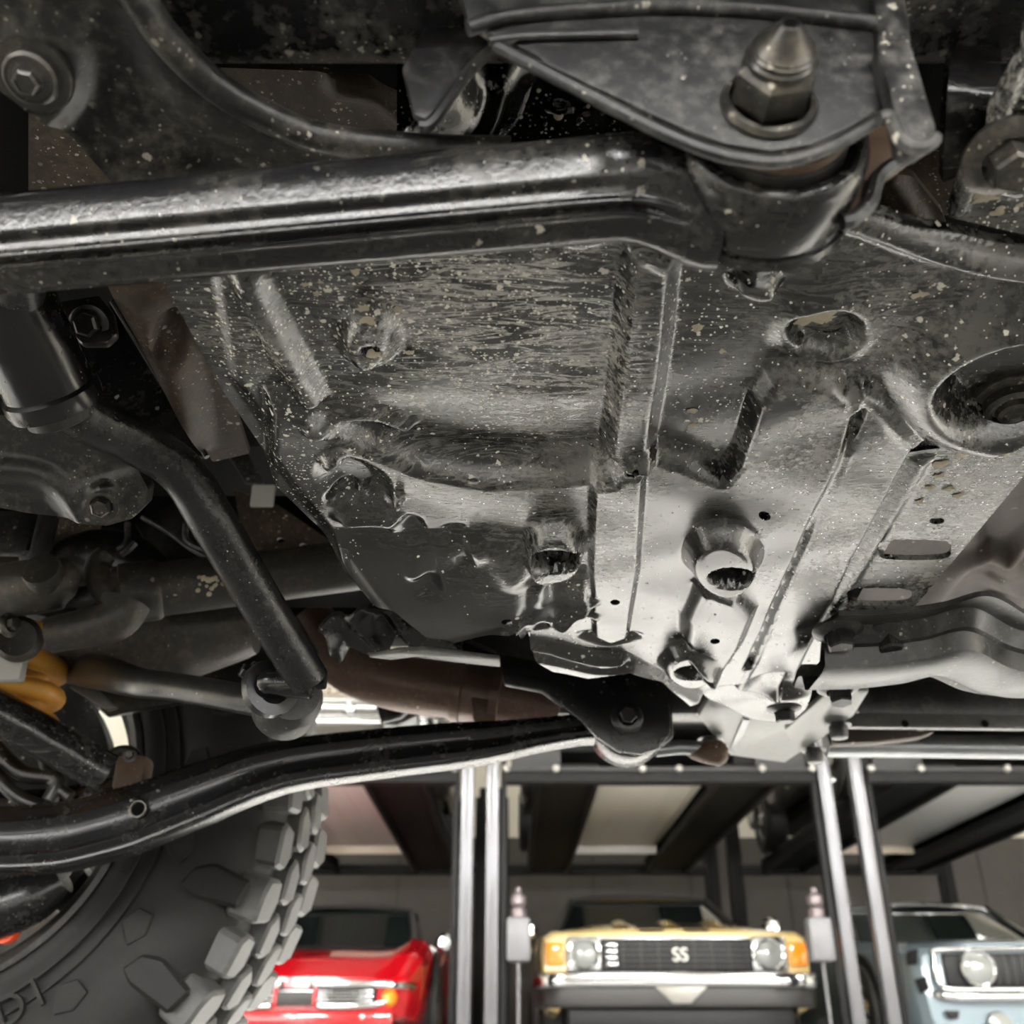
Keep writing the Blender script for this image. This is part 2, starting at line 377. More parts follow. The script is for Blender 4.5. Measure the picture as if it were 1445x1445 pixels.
# ================================================================ the vehicle overhead
J = empty('off_road_vehicle', (0, 0, 0))
tag(J, 'underside of a black off-road vehicle with skid plate, suspension arms and knobbly tyre', 'car')
_bolts = {}
def bolt_mesh(kind):
    if kind in _bolts: return _bolts[kind]
    m = MB()
    if kind == 'hex':           # unit: washer radius 1, axis +z
        m.lathe([(0, 0), (1, 0), (1, .14), (.82, .2), (.7, .2)], n=28)
        m.lathe([(.62, .2), (.62, .62), (.5, .74), (.44, .74), (.42, .66), (0, .66)], n=6)
    elif kind == 'flange':
        m.lathe([(0, 0), (1, 0), (1, .1), (.86, .2), (.72, .26), (.6, .3)], n=28)
        m.lathe([(.55, .28), (.55, .8), (.47, .88), (0, .88)], n=6)
    elif kind == 'plug':
        m.lathe([(0, 0), (1, 0), (1, .1), (.95, .18), (.72, .2), (.7, .42), (.62, .5), (.56, .5), (.5, .4), (.44, .42), (.4, .56), (.3, .6), (.26, .5), (0, .48)], n=28)
    elif kind == 'peg':
        m.lathe([(0, 0), (1.15, 0), (1.2, .12), (.85, .2), (.8, 1.0), (.72, 1.25), (.5, 1.35), (0, 1.35)], n=20)
    me = m.mesh('bolt_'+kind); _bolts[kind] = me; return me
def bolt(p, r, axis, parent, kind='hex', mat='bolt', name='bolt', spin=.3):
    me = bolt_mesh(kind)
    o = bpy.data.objects.new(name, me)
    COL.objects.link(o); o.parent = parent
    if not me.materials: me.materials.append(M[mat])
    o.material_slots[0].link = 'OBJECT'; o.material_slots[0].material = M[mat]
    q = Vector((0, 0, 1)).rotation_difference(Vector(axis))
    o.matrix_local = Matrix.Translation(Vector(p)) @ q.to_matrix().to_4x4() @ Matrix.Rotation(spin, 4, 'Z') @ Matrix.Scale(r, 4)
    return o
# ---------------------------------------------------------------- skid plate
SK = hplane(.29)
LOW = [(380, 560), (452, 588), (520, 625), (600, 656), (690, 672), (780, 672), (862, 660), (880, 640), (915, 632), (970, 650), (1020, 672), (1038, 648), (1066, 560), (1085, 532), (1120, 522), (1180, 538), (1206, 560),
       (1190, 640), (1130, 770), (1060, 935), (1048, 958), (1020, 960), (960, 980), (900, 960), (700, 960), (560, 960), (380, 800)]
def skid_relief(f):
    f.pad([(205, 350), (300, 380), (330, 540), (400, 640), (470, 735), (520, 800), (420, 900), (150, 620)], -.004, .010)          # outer flange
    f.off = .006
    f.pad(LOW, .012, .011)                                                     # lower floor of the pan
    f.ramp([(560, 560), (700, 555), (860, 590), (858, 650), (700, 668), (600, 650), (500, 610)], (700, 570), (700, 655), -.006, .02)
    # centre rib, upper and lower run
    f.off = .006
    f.pad([(890, 348), (950, 346), (938, 480), (914, 640), (858, 645), (878, 480)], .012, .010, 0, -.001)
    f.off = .014
    f.pad([(838, 668), (908, 668), (900, 800), (884, 900), (840, 905), (834, 800)], .006, .006)
    # right hand channel strip
    f.pad([(1218, 560), (1300, 640), (1210, 800), (1128, 960), (1100, 1010), (1040, 985), (1062, 945), (1140, 770)], .008, .008)
    f.bead([(1214, 600), (1140, 770), (1056, 948)], -.007, .006)
    # left bead and flange crease
    f.off = .004
    f.bead([(350, 398), (395, 480), (438, 560)], .011, .0125)
    f.bead([(450, 588), (520, 590), (570, 612)], .006, .010)
    # screw dish with hole
    f.dish(520, 478, 54, 50, .010, .35); f.dish(524, 484, 15, 9, -.006, .2)
    # twin hollows on the left shoulder
    f.off = .006
    f.dish(500, 665, 62, 34, -.007, .3, .3); f.dish(485, 690, 28, 16, -.008, .3); f.dish(535, 690, 26, 16, -.006, .3)
    f.dish(470, 634, 22, 14, .008, .2); f.dish(562, 690, 12, 8, .008, .2)
    # drooping pocket at the far left corner: sinks toward its far lip
    f.off = .012
    f.ramp([(470, 765), (540, 748), (640, 742), (720, 752), (748, 780), (752, 840), (722, 884), (660, 905), (600, 925), (440, 850)], (620, 745), (640, 880), .040, .036, 3, .8)
    f.off = .030
    f.bead([(572, 775), (590, 805), (606, 835)], -.007, .013); f.bead([(640, 785), (655, 815)], -.005, .011)
    f.bead([(490, 768), (545, 768), (580, 792), (592, 820)], .007, .012); f.bead([(655, 800), (700, 800), (735, 825)], .004, .02)
    f.bead([(486, 806), (540, 850), (596, 896)], .006, .006)
    f.off = .016
    f.bead([(760, 818), (757, 860), (765, 885)], .006, .009); f.bead([(765, 862), (830, 848)], .006, .010)
    f.ramp([(762, 805), (830, 800), (832, 850), (768, 862)], (790, 805), (790, 855), .014, .010)
    f.off = .036
    f.bead([(605, 902), (690, 890), (745, 880), (800, 893), (832, 905)], .006, .010)
    f.off = .014
    f.bead([(832, 900), (860, 908), (890, 900)], -.006, .012)
    f.pad([(745, 905), (840, 925), (880, 925), (1000, 985), (960, 1010), (745, 960)], .010, .012)
    f.bead([(700, 905), (770, 918), (840, 935), (880, 932)], -.008, .009)
    # bosses with open tips
    f.off = .024
    f.dish(783, 788, 50, 34, .016, .62); f.off = .027; f.dish(784, 791, 36, 17, -.022, .78)
    f.off = .024
    f.dish(1022, 800, 62, 44, .016, .60); f.off = .027; f.dish(1032, 814, 34, 16, -.022, .78)
    f.off = .024
    f.dish(975, 948, 48, 26, .014, .60); f.off = .027; f.dish(979, 952, 28, 11, -.022, .75)
    # raised pad right of the rib
    f.off = .018
    f.pad([(985, 832), (1005, 828), (1040, 842), (1062, 866), (1046, 905), (1022, 945), (1000, 948), (966, 900), (968, 870)], .012, .012)
    # dome and upper right hollow
    f.off = .0
    f.dish(1158, 452, 92, 70, .008, .15); f.dish(1164, 464, 64, 42, -.014, .45)
    f.dish(1065, 388, 45, 24, .012, .2)
    # big bolt well
    f.off = .010
    f.pad(ell(1432, 552, 165, 98, 40, -.12), .015, .026); f.pad(ell(1440, 552, 108, 62, 40, -.15), -.026, .018)
    # edge roll at the upper right
    f.off = .006
    f.bead([(1195, 312), (1250, 332), (1320, 360), (1400, 380), (1500, 390)], .010, .011)
    f.bead([(820, 340), (900, 325), (950, 350)], .006, .012)
    # bolt pocket at the outer right corner
    f.off = .018
    f.dish(1105, 990, 62, 26, -.014, .3)
    f.off = 0.0
    u, v = f.P[:, 0], f.P[:, 1]
    f.h += .0007*np.sin(u*61+1.3*np.sin(v*37))*np.sin(v*53)
def a_spot(f):
    g = f.gauss
    return .045 + g(720, 450, 150, .30) + g(300, 480, 60, .35) + g(410, 630, 60, .3) + g(470, 420, 95, .62) + g(380, 520, 70, .5) + g(560, 400, 90, .42) + g(470, 560, 80, .3) + g(1000, 420, 60, .4) + g(990, 560, 50, .38) \
        + g(740, 420, 120, .22) + g(700, 560, 110, .2) + g(440, 660, 60, .28) + g(905, 940, 40, .5) + g(1340, 420, 90, .2) - g(610, 830, 110, .06)
def a_streak(f):
    g = f.gauss
    return .06 + g(290, 470, 60, .35) + g(720, 430, 150, .9) + g(620, 370, 130, .5) + g(800, 560, 90, .6) + g(870, 480, 40, .5) + g(1250, 440, 90, .35) + g(380, 480, 50, .5) + g(560, 600, 100, .35) \
        + g(760, 700, 90, .4) + g(1230, 680, 70, .35) + g(860, 750, 50, .3) + g(1060, 450, 60, .2)
def a_dust(f):
    g = f.gauss
    return .08 + g(868, 480, 18, 1.0, 4.0) + g(874, 580, 18, .8, 3.0) + g(700, 430, 160, .25) + g(880, 480, 30, 1.1, 2.4) + g(870, 650, 40, .8) + g(1250, 450, 130, .55) + g(1100, 620, 80, .55) + g(1190, 760, 110, .45) + g(690, 600, 120, .15) + g(770, 690, 90, .3) \
        + g(380, 470, 60, .45) + g(860, 760, 60, .35) + g(1320, 600, 80, .4) + g(920, 520, 40, .3) - g(600, 830, 90, .22)
SKID_OUT = [(205, 360), (360, 342), (500, 338), (700, 330), (860, 320), (1000, 300), (1195, 280), (1310, 322), (1400, 342), (1560, 356), (1580, 470), (1570, 600), (1450, 625), (1330, 635), (1318, 668, .012), (1234, 800, .016), (1160, 938, .016), (1138, 1000, .018), (1112, 1020, .018), (1060, 1014, .018), (1000, 986, .02), (935, 962, .02), (890, 950, .022), (830, 958, .022), (780, 948, .022), (752, 925, .02), (728, 893, .03), (690, 896, .036), (640, 908, .04), (602, 900, .04), (560, 866, .030), (482, 800, .010), (440, 735, .004), (380, 660), (320, 560), (270, 470), (232, 400)]
def lift3(p, h): return [(x, y, h) for x, y in p]
hol = [ell(524, 483, 9, 5, 20), lift3(ell(668, 679, 8, 4, 16), .012), lift3(ell(893, 669, 12, 5, 18, -.3), .014), lift3(ell(1079, 728, 9, 6, 18, .4), .012), lift3(ell(1009, 905, 7, 4, 14), .026), lift3(ell(868, 850, 7, 4, 12), .018), lift3(ell(716, 878, 9, 4, 14), .036)]
skid = sheet('skid_plate', SK, SKID_OUT, skid_relief, .00125, M['skid'], J, hol, .005, attrs={'spot': a_spot, 'streak': a_streak, 'dust': a_dust})
tag(skid, 'black stamped skid plate with dried water splashes and ribs')
bolt(PZ(1424, 560, .300), .021, (0, -.1, -1), skid, 'plug', 'bolt')
bolt(PZ(1106, 998, .272), .016, (0, 0, -1), skid, 'flange', 'darkbolt')
# mud in the screw dish and the dome
def blob(px, py, z, r, parent, name='mud_clump', flat=.35):
    m = MB(); p = PZ(px, py, z); k = mpp(p)*r; pts = []
    rs = np.random.RandomState(int(px)); n = 12
    rr = 1+.35*rs.randn(n)
    prof = [(1.0, 0), (.86, .5), (.5, .9), (.02, 1.0)]
    V = []; F = []
    for i, (a, h) in enumerate(prof):
        for j in range(n):
            t = 2*math.pi*j/n; q = a*np.clip(rr[j], .55, 1.5)
            V.append(p+np.array([math.cos(t)*q*k*1.1, math.sin(t)*q*k, -h*k*flat]))
    for i in range(3):
        for j in range(n): F.append((i*n+j, i*n+(j+1) % n, (i+1)*n+(j+1) % n, (i+1)*n+j))
    m.add(V, F); return m.build(name, M['mud'], parent)
for a in [(1150, 440, .291, 22), (1136, 452, .292, 11), (1168, 450, .294, 9), (520, 452, .281, 12), (527, 500, .281, 11), (512, 436, .283, 9)]:
    blob(*a, skid, flat=.12)
for a in [(430, 402, 5), (447, 416, 5), (500, 383, 7), (452, 398, 4), (560, 437, 7), (985, 462, 8), (977, 580, 8), (977, 600, 7), (1020, 495, 6), (576, 497, 6), (800, 800, 3), (1300, 415, 9)]:
    blob(a[0], a[1], .2895, a[2], skid, 'mud_splash', .16)
# ---------------------------------------------------------------- slotted strap at the right
STP = hplane(.287)
def strap_relief(f):
    f.bead([(1300, 650), (1230, 770), (1165, 880)], .003, .008); f.bead([(1470, 668), (1370, 790), (1292, 866)], .002, .006)
strap = sheet('slotted_strap', STP, [(1270, 640), (1400, 622), (1520, 600), (1540, 620), (1445, 672), (1365, 768), (1284, 864), (1150, 862), (1146, 850), (1186, 780)], strap_relief, .0016, M['skid'], J,
     [ell(1322, 735, 11, 5, 16)]+[curve([(x-w*.8, y-h), (x+w*.75, y-h), (x+w, y), (x+w*.75, y+h), (x-w*.8, y+h), (x-w, y)], 5, True) for x, y, w, h in ((1291, 776, 51, 13), (1242, 842, 46, 11))], .004,
     attrs={'spot': lambda f: .06+f.gauss(1370, 660, 60, .25), 'streak': lambda f: .2+f.gauss(1340, 720, 60, .3), 'dust': lambda f: .55+f.gauss(1250, 870, 60, .5)})
for a in [(1385, 628, 13), (1412, 640, 11), (1340, 690, 8), (1352, 700, 9), (1312, 688, 7), (1330, 655, 9), (1360, 640, 11), (1430, 625, 12), (1298, 708, 6), (1326, 672, 7)]:
    blob(a[0], a[1], .2865, a[2], strap, 'mud_splash', .12)
tag(strap, 'grey steel strap with two oval slots')
# tan floor behind the slots
def tan_relief(f):
    f.bead([(1290, 880), (1350, 800), (1445, 760), (1520, 700)], .010, .02); f.dish(1430, 800, 60, 40, .015, .2); f.bead([(1390, 700), (1400, 800)], -.006, .012)
    f.dish(1400, 850, 24, 18, .012, .3)
tb = sheet('tan_floor_panel', hplane(.40), [(1130, 640), (1300, 560), (1560, 520), (2100, 500), (2100, 905), (1280, 895), (1080, 880)], tan_relief, .004, M['tan'], J)
tag(tb, 'muddy tan floor panel above the strap')
# wavy crossmember
wp = [PZ(x, y, .268) for x, y in [(1146, 930), (1215, 928), (1280, 920), (1340, 908), (1400, 934), (1460, 943), (1540, 934), (1640, 930)]]
path = curve(wp, 8)
sec = [(-.006, -.078), (-.010, -.048), (.002, -.040), (.003, -.034), (.016, -.030), (.0185, -.020), (.0185, .022), (.016, .030), (.003, .034), (.0, .044), (.004, .062), (.001, .064), (-.006, .045), (-.006, .03), (.008, .018), (.008, -.018), (-.006, -.03), (-.014, -.045), (-.010, -.078)]
xm = MB(); rings = []
for p in path: rings.append([p+np.array([0, b, -a]) for a, b in sec])
A = np.array(rings); A = np.concatenate([A, A[:, :1]], 1); xm.grid(A)
M['crossm'] = painted('crossmember_paint', (.016, .016, .016), .3, dust=(.18, .17, .15), amt=.4, spots=.25, bump=.3)
cm = xm.build('wavy_crossmember', M['crossm'], J, 30); tag(cm, 'wavy black crossmember with bolted ends')
for x, y, z, r in [(1182, 888, .276, .019), (1252, 892, .276, .018), (1183, 968, .262, .018)]:
    bolt(PZ(x, y, z), r, (0, -.15, -1), cm, 'flange', 'darkbolt')
# ---------------------------------------------------------------- near control arm
EX, EY0, EY1, EZ = .0885, .243, .279, CAMZ+.272          # eye: axis along y
xs = np.linspace(-.42, .072, 90)
L0 = PZ(0, 346, .262); R0 = PZ(800, 272, .262)
sl = (R0-L0)/(R0[0]-L0[0])
a43 = math.radians(43)
d_ = np.array([math.cos(a43), math.sin(a43)]); u_ = np.array([-math.sin(a43), math.cos(a43)])
HN = 56
def arm_ring(x):
    c = L0+sl*(x-L0[0]); pts = []
    endx = .026
    k = sstep(.018, -.006, np.array([x-endx]))[0]            # bead strength fades at the tip
    g = sstep(.035, .070, np.array([x]))[0]
    hh = .0182+.005*g; th = .0165+.004*g
    c = c*(1-g)+np.array([x, (EY0+EY1)/2+.004, EZ-.012])*g
    for i in range(HN):                                     # visible half, image bottom to top
        t = -1+2*i/(HN-1)
        tt = t*.0182
        rnd = th*max(0, 1-abs(t)**2.6)**.5*.72                # plain rounded section
        up_ = .0150-.50*max(0, tt-.0035)-.42*max(0, -.0005-tt) # flat near side, flatter underside
        box = up_*max(0, 1-abs(t)**9)**.5
        dep = rnd*(1-k)+box*k
        dep += k*(-.0022*math.exp(-((tt-.0005)/.0022)**2))
        dep += (1-g)*(.0020*math.exp(-((tt+.0042)/.0012)**2) + .0022*math.exp(-((tt+.0085)/.0013)**2) - .0012*math.exp(-((tt+.0064)/.0010)**2))
        yz = u_*t*hh - d_*dep
        pts.append(c+np.array([0, yz[0], yz[1]]))
    for i in range(1, 24):
        a = math.pi*i/24; yz = u_*math.cos(a)*hh + d_*math.sin(a)*th
        pts.append(c+np.array([0, yz[0], yz[1]]))
    return pts
A = np.array([arm_ring(x) for x in xs]); A = np.concatenate([A, A[:, :1]], 1)
na = MB().grid(A)
# eye
ey = (EY0+EY1)/2; ro = .0335
na.lathe([(.0255, EY0-ey+.006), (.0262, EY0-ey+.001), (.0285, EY0-ey-.0005), (.0315, EY0-ey+.001), (ro, EY0-ey+.006), (ro, EY1-ey-.006), (.0315, EY1-ey-.001), (.027, EY1-ey), (.0255, EY1-ey-.006), (.0255, EY0-ey+.006)], (EX, ey, EZ), (0, 1, 0), 64)
arm1 = na.build('control_arm', M['arm'], J, 60); tag(arm1, 'near black control arm with a long raised bead')
MB().lathe([(.0, -.004), (.013, -.004), (.0145, .002), (.0215, .003), (.0228, -.003), (.0250, -.002), (.0254, .004), (.0254, .03), (0, .03)], (EX, EY0, EZ), (0, 1, 0), 48).build('bushing', M['boot'], arm1)
MB().lathe([(.0220, -.0045), (.0225, -.0062), (.0240, -.0062), (.0244, -.003), (.0220, -.001)], (EX, EY0, EZ), (0, 1, 0), 48).build('rusty_sleeve', M['rust'], arm1)
# second pressed lip below the eye, rear half of the housing
MB().lathe([(.0300, 0), (.0345, .001), (.0350, .0045), (.0300, .006)], (EX, EY1-.009, EZ), (0, 1, 0), 64).build('housing_lip', M['arm'], arm1)
# ---------------------------------------------------------------- near frame bracket
FB = .231
bp = [(690, 62), (720, 74), (762, 96), (766, 104), (880, 158), (960, 196), (1020, 218), (1085, 228), (1140, 219), (1200, 192), (1236, 167), (1252, 164), (1262, 172), (1270, 196), (1284, 208), (1300, 206), (1290, 120), (1262, 40), (1262, -40), (1262, -160), (640, -160), (640, -20), (660, 40)]
pts = [PY(x, y, FB) for x, y in bp]
bk = MB().prism(pts, (0, -.0045, 0), .0012).build('frame_bracket', M['bracket'], J); tag(bk, 'black frame bracket plate with a domed bolt')
# bright folded lip running along the upper plate and right hand flange
MB().tube(curve([PY(x, y, FB-.006) for x, y in [(660, 40), (720, 24), (830, 14), (940, 10), (1060, 14), (1160, 24), (1236, 34)]], 6), .0028, 10).build('fold_line', M['bracket'], bk)
MB().tube(curve([PY(x, y, FB-.006) for x, y in [(690, 58), (740, 52), (820, 50), (900, 48)]], 6), .0014, 8).build('fold_line', M['bracket'], bk)
fl = [(1236, 60), (1284, 52), (1296, 90), (1322, 176), (1320, 192), (1300, 206), (1282, 208), (1270, 196), (1256, 130)]
MB().prism([PY(x, y, FB-.012) for x, y in fl], (0, .008, 0), .0015).build('side_flange', M['bracket'], bk)
fl2 = [(1228, -40), (1272, -40), (1286, 30), (1290, 84), (1262, 92), (1240, 62)]
MB().prism([PY(x, y, FB-.008) for x, y in fl2], (0, .006, 0), .002).build('side_flange', M['bracket'], bk)
MB().tube(curve([PY(x, y, FB-.014) for x, y in [(1240, 168), (1254, 166), (1262, 178), (1272, 198), (1288, 208), (1308, 206), (1320, 194)]], 6), .0022, 8).build('rolled_edge', M['bracket'], bk)
MB().tube(curve([PY(x, y, FB-.004) for x, y in [(700, 66), (762, 98), (880, 160), (960, 198), (1020, 219), (1085, 229), (1140, 220), (1200, 193), (1240, 168)]], 6), .0022, 8).build('rolled_edge', M['bracket'], bk)
# gusset leg at the left of the bracket
g1 = [(568, 106), (584, 172), (600, 180), (616, 168), (650, 118), (676, 86), (700, 64), (690, 26), (640, 10), (600, 50)]
gs = MB().prism([PY(x, y, .252) for x, y in g1], (0, -.004, 0), .0015)
gs.tube(curve([PY(x, y, .249) for x, y in [(592, 178), (608, 174), (640, 130), (670, 92), (700, 66), (720, 62)]], 5), .0022, 8)
gs.build('gusset', M['bracket'], bk)
# bolt: nut, collar, domed end
def nut(p, parent):
    m = MB(); p = Vector(p)
    m.lathe([(0, 0), (.0150, 0), (.0156, .0014), (.0146, .0030), (.0128, .0034)], p, (0, -1, 0), 40)
    m.lathe([(.0122, .003), (.0131, .005), (.0131, .0145), (.0112, .0165), (.0100, .0165)], p, (0, -1, 0), 6, .2)
    m.lathe([(.0105, .0160), (.0106, .0185), (.0098, .0192), (.0102, .0200), (.0100, .0208), (.0094, .0212), (.0095, .0220), (.0088, .0226), (.0076, .0238), (.0060, .0255), (.0044, .0280), (.0030, .0296), (.0022, .0298), (.0020, .0270), (0, .0268)], p, (0, -1, 0), 32)
    return m.build('domed_nut', M['bolt'], parent, 30)
nut((PY(1084, 150, FB-.0045)), bk)
# rear plate of the bracket, behind the eye, with rusty inner face at the right
rp = [(1190, 172), (1256, 176), (1262, 200), (1300, 212), (1270, 236), (1232, 262), (1216, 296), (1196, 312), (1188, 280)]
MB().prism([PY(x, y, .262) for x, y in rp], (0, .004, 0), .001).build('rear_plate', M['rust'], bk)
MB().tube(curve([PY(x, y, .260) for x, y in [(1300, 210), (1262, 232), (1238, 252), (1228, 285), (1206, 308), (1188, 314)]], 5), .0028, 8).build('rolled_edge', M['bracket'], bk)
# ---------------------------------------------------------------- frame rails
fr = MB().box((0, .205, CAMZ+.375), (3.2, .13, .09), .012, seg=4).build('frame_rail', M['frame'], J); tag(fr, 'near black frame rail')
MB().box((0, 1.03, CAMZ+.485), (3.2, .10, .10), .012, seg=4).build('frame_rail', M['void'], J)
# upper left stamped bracket
ULP = hplane(.308)
def ul_relief(f):
    f.pad([(260, -40), (340, 130), (470, 196), (600, 206), (600, 160), (400, 60)], .004, .02)
    f.dish(52, 100, 92, 92, .005, .5); f.bead([(-60, 20), (60, 150), (160, 245)], .003, .010); f.bead([(70, 190), (160, 236), (300, 245)], .003, .012)
    f.bead([(150, 40), (220, 170), (330, 240)], -.003, .02)
    f.h += .0006*np.sin(f.P[:, 0]*90)*np.sin(f.P[:, 1]*70)
ul = sheet('stamped_bracket', ULP, [(-90, -90), (170, -90), (200, -10), (240, 52), (300, 112), (380, 160), (460, 192), (590, 208), (720, 214), (720, 300), (190, 300), (152, 250), (112, 205), (64, 176), (0, 128), (-90, 80)], ul_relief, .0015, M['dusty'], J)
tag(ul, 'dusty stamped bracket with a rolled edge above the near arm')
MB().tube(curve([PZ(x, y, .303) for x, y in [(130, -90), (190, -10), (236, 56), (300, 118), (380, 166), (460, 196), (590, 210), (720, 214)]], 8), .0058, 14).build('rolled_edge', M['dusty'], ul)
bolt(PZ(50, 103, .302), .0135, (0, -.35, -1), ul, 'plug', 'bolt')
bolt(PZ(42, 110, .297), .0075, (0, -.35, -1), ul, 'hex', 'bolt')
# brown muddy panel and wet black wall above the arm
hs = sheet('heat_shield', hplane(.42), [(40, 160), (300, 95), (440, 100), (520, 112), (572, 140), (600, 175), (620, 230), (380, 250), (40, 290)], lambda f: f.bead([(480, 120), (530, 128), (575, 160)], .008, .012), .003, M['brown'], J)
tag(hs, 'rust brown muddy heat shield')
wb = sheet('cavity_plate', hplane(.37), [(560, 40), (980, 40), (980, 240), (560, 240)], lambda f: (f.bead([(620, 200), (680, 150), (700, 90)], .02, .02), f.dish(790, 150, 20, 10, .004, .3)), .002, M['droplet'], J)
for i, (x, y, r) in enumerate([(788, 163, 7), (805, 155, 5), (818, 170, 5), (760, 128, 3), (775, 140, 3), (745, 150, 3), (830, 150, 3), (850, 160, 3), (770, 175, 3), (735, 165, 3), (865, 172, 3), (720, 135, 2)]):
    m = MB().lathe([(1, 0), (.85, .5), (.5, .86), (0, 1)], (0, 0, 0), (0, 0, -1), 12); k = mpp(PZ(x, y, .369))*r
    o = m.build('water_droplet', M['mud'] if i % 3 == 0 else M['droplet'], wb); o.location = PZ(x, y, .369); o.scale = (k, k*1.2, k*.6)
# ---------------------------------------------------------------- upper right: end bracket, strip
eb = sheet('end_bracket', hplane(.290), [(1338, 306), (1352, 268), (1400, 165), (1450, 52), (1480, 0), (1640, 0), (1640, 345), (1440, 330)],
     lambda f: (f.pad([(1340, 300), (1440, 60), (1456, 66), (1360, 300)], .004, .004), f.dish(1418, 216, 70, 66, .006, .5)), .0014, M['skid'], J, thick=.006,
     attrs={'spot': lambda f: .1+f.gauss(1410, 300, 60, .5), 'streak': lambda f: .2+0*f.h, 'dust': lambda f: .45+f.gauss(1420, 150, 100, .4)-f.gauss(1400, 280, 40, .5)})
tag(eb, 'dark plate with a large flange bolt at the frame end')
bolt(PZ(1418, 218, .283), .0155, (0, -.25, -1), eb, 'flange', 'bolt')
for a in [(1393, 272, 18), (1408, 299, 8), (1376, 277, 5), (1440, 290, 5)]: blob(a[0], a[1], .2895, a[2], eb, 'mud_splash', .12)
st = MB()
pth = curve([PZ(1372, 62, .335), PZ(1372, 95, .322), PZ(1370, 130, .305), PZ(1366, 170, .30), PZ(1362, 236, .302)], 6)
st.tube(pth, 1.0, sect=[(.003, -.0095), (.003, .0095), (-.002, .0095), (-.002, -.0095)], up=(0, -1, -.3)); st.build('bent_strip', M['arm'], J); 
MB().box(PZ(1290, 258, .345), (.05, .012, .03), .002).build('cavity_rib', M['brown'], J)
sp_ = sheet('splash_flap', hplane(.325), [(1236, 230), (1290, 250), (1330, 300), (1340, 330), (1260, 330), (1222, 290)], lambda f: f.bead([(1256, 250), (1300, 320)], .004, .008), .0015, M['brown'], J)
# ---------------------------------------------------------------- far control arm
FA = [(-40, 1187, 46), (40, 1185, 48), (100, 1179, 50), (150, 1167, 51), (200, 1153, 51), (250, 1134, 50), (300, 1116, 47), (350, 1097, 43), (400, 1083, 38), (450, 1074, 36), (500, 1068, 35), (560, 1061, 34), (640, 1053, 32), (700, 1047, 28), (760, 1038, 23), (820, 1030, 20), (870, 1026, 24)]
path = curve([PY(x, y, .985) for x, y, h in FA], 6); hs_ = np.interp(np.linspace(0, 1, len(path)), np.linspace(0, 1, len(FA)), [h for *_, h in FA])
rings = []
for i, p in enumerate(path):
    k = mpp(p); hh = hs_[i]*k; bead = 1.0 if p[0] < .06 else 0.0
    r = []
    for j in range(64):
        t = 2*math.pi*j/64; c, s = math.cos(t), math.sin(t)
        z = hh*np.sign(s)*abs(s)**.55; y = .020*np.sign(c)*abs(c)**.55
        if c < 0:
            q = z/hh
            y += .004*math.exp(-((q-.42)/.10)**2)*-1 + .0035*math.exp(-((q-.02)/.25)**2) - .004*math.exp(-((q+.62)/.10)**2) - .004*math.exp(-((q+.93)/.12)**2)
        r.append(p+np.array([0, y, z*.97]))
    rings.append(r)
A = np.array(rings); A = np.concatenate([A, A[:, :1]], 1)
fm = MB().grid(A); fc = PY(885, 1022, .985)
fm.lathe([(.020, -.024), (.036, -.024), (.038, -.02), (.038, .02), (.036, .024), (.02, .024)], fc, (0, 1, 0), 40)
arm2 = fm.build('control_arm', M['far_arm'], J, 50); tag(arm2, 'far black control arm curving down toward the tyre')
pj = PY(195, 1142, .962)
MB().lathe([(.0075, .002), (.0078, -.002), (.0066, -.002), (.0062, .002)], pj, (0, 1, 0), 20).build('hole_rim', M['bolt'], arm2)
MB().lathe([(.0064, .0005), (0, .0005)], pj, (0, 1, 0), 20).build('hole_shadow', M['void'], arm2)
# second link lying behind it at the far left
MB().tube(curve([PY(x, y, 1.03) for x, y in [(-60, 1152), (20, 1146), (90, 1138), (150, 1122), (210, 1098)]], 6), [.021, .021, .018, .012], 14).build('rear_link', M['far_arm'], arm2)
# far frame bracket
fbp = [(704, 922), (745, 930), (830, 948), (905, 942), (938, 965), (946, 1000), (946, 1035), (930, 1056), (905, 1064), (872, 1060), (842, 1040), (815, 1014), (765, 976), (712, 966)]
fb = MB().prism([PY(x, y, .955) for x, y in fbp], (0, .006, 0), .0015).build('far_bracket', M['far_arm'], J); tag(fb, 'black far frame bracket plate')
MB().prism([PY(x, y, 1.02) for x, y in [(760, 930), (948, 950), (950, 1040), (925, 1062), (880, 1066), (830, 1030)]], (0, .006, 0), .0015).build('rear_plate', M['far_arm'], fb)
bolt(PY(885, 1013, .955), .0155, (0, -1, 0), fb, 'flange', 'darkbolt')
# ---------------------------------------------------------------- pale outrigger and pegs
og = [(985, 1012), (1000, 988), (1062, 1012), (1112, 1022), (1150, 1000), (1188, 974), (1226, 976), (1205, 1010), (1150, 1048), (1108, 1076), (1030, 1066)]
o1 = MB().prism([PZ(x, y, .315) for x, y in og], (0, 0, .01), .0015).build('outrigger_plate', M['lightplate'], J); tag(o1, 'outrigger plate, floor reflection painted pale grey, with hanging black pegs')  # pale colour stands in for reflected floor light
MB().prism([PZ(x, y, .312) for x, y in [(1048, 1016), (1058, 1018), (1040, 1060), (1030, 1058)]], (0, 0, .004), .001).build('stiffener', M['steelrail'], o1)
MB().prism([PZ(x, y, .309) for x, y in [(1108, 1030), (1182, 966), (1198, 968), (1122, 1056)]], (0, 0, .006), .001).build('edge_strip', M['lightplate'], o1)
for x, y in [(1002, 1042), (1148, 1058), (1182, 1022)]:
    bolt(PZ(x, y, .312), .0125, (0, 0, -1), o1, 'peg', 'darkbolt', 'peg')
MB().tube([PY(x, y, 1.1) for x, y in [(925, 1058), (960, 1054), (1000, 1056)]], .008, 12).build('brake_pipe', M['steelrail'], J)
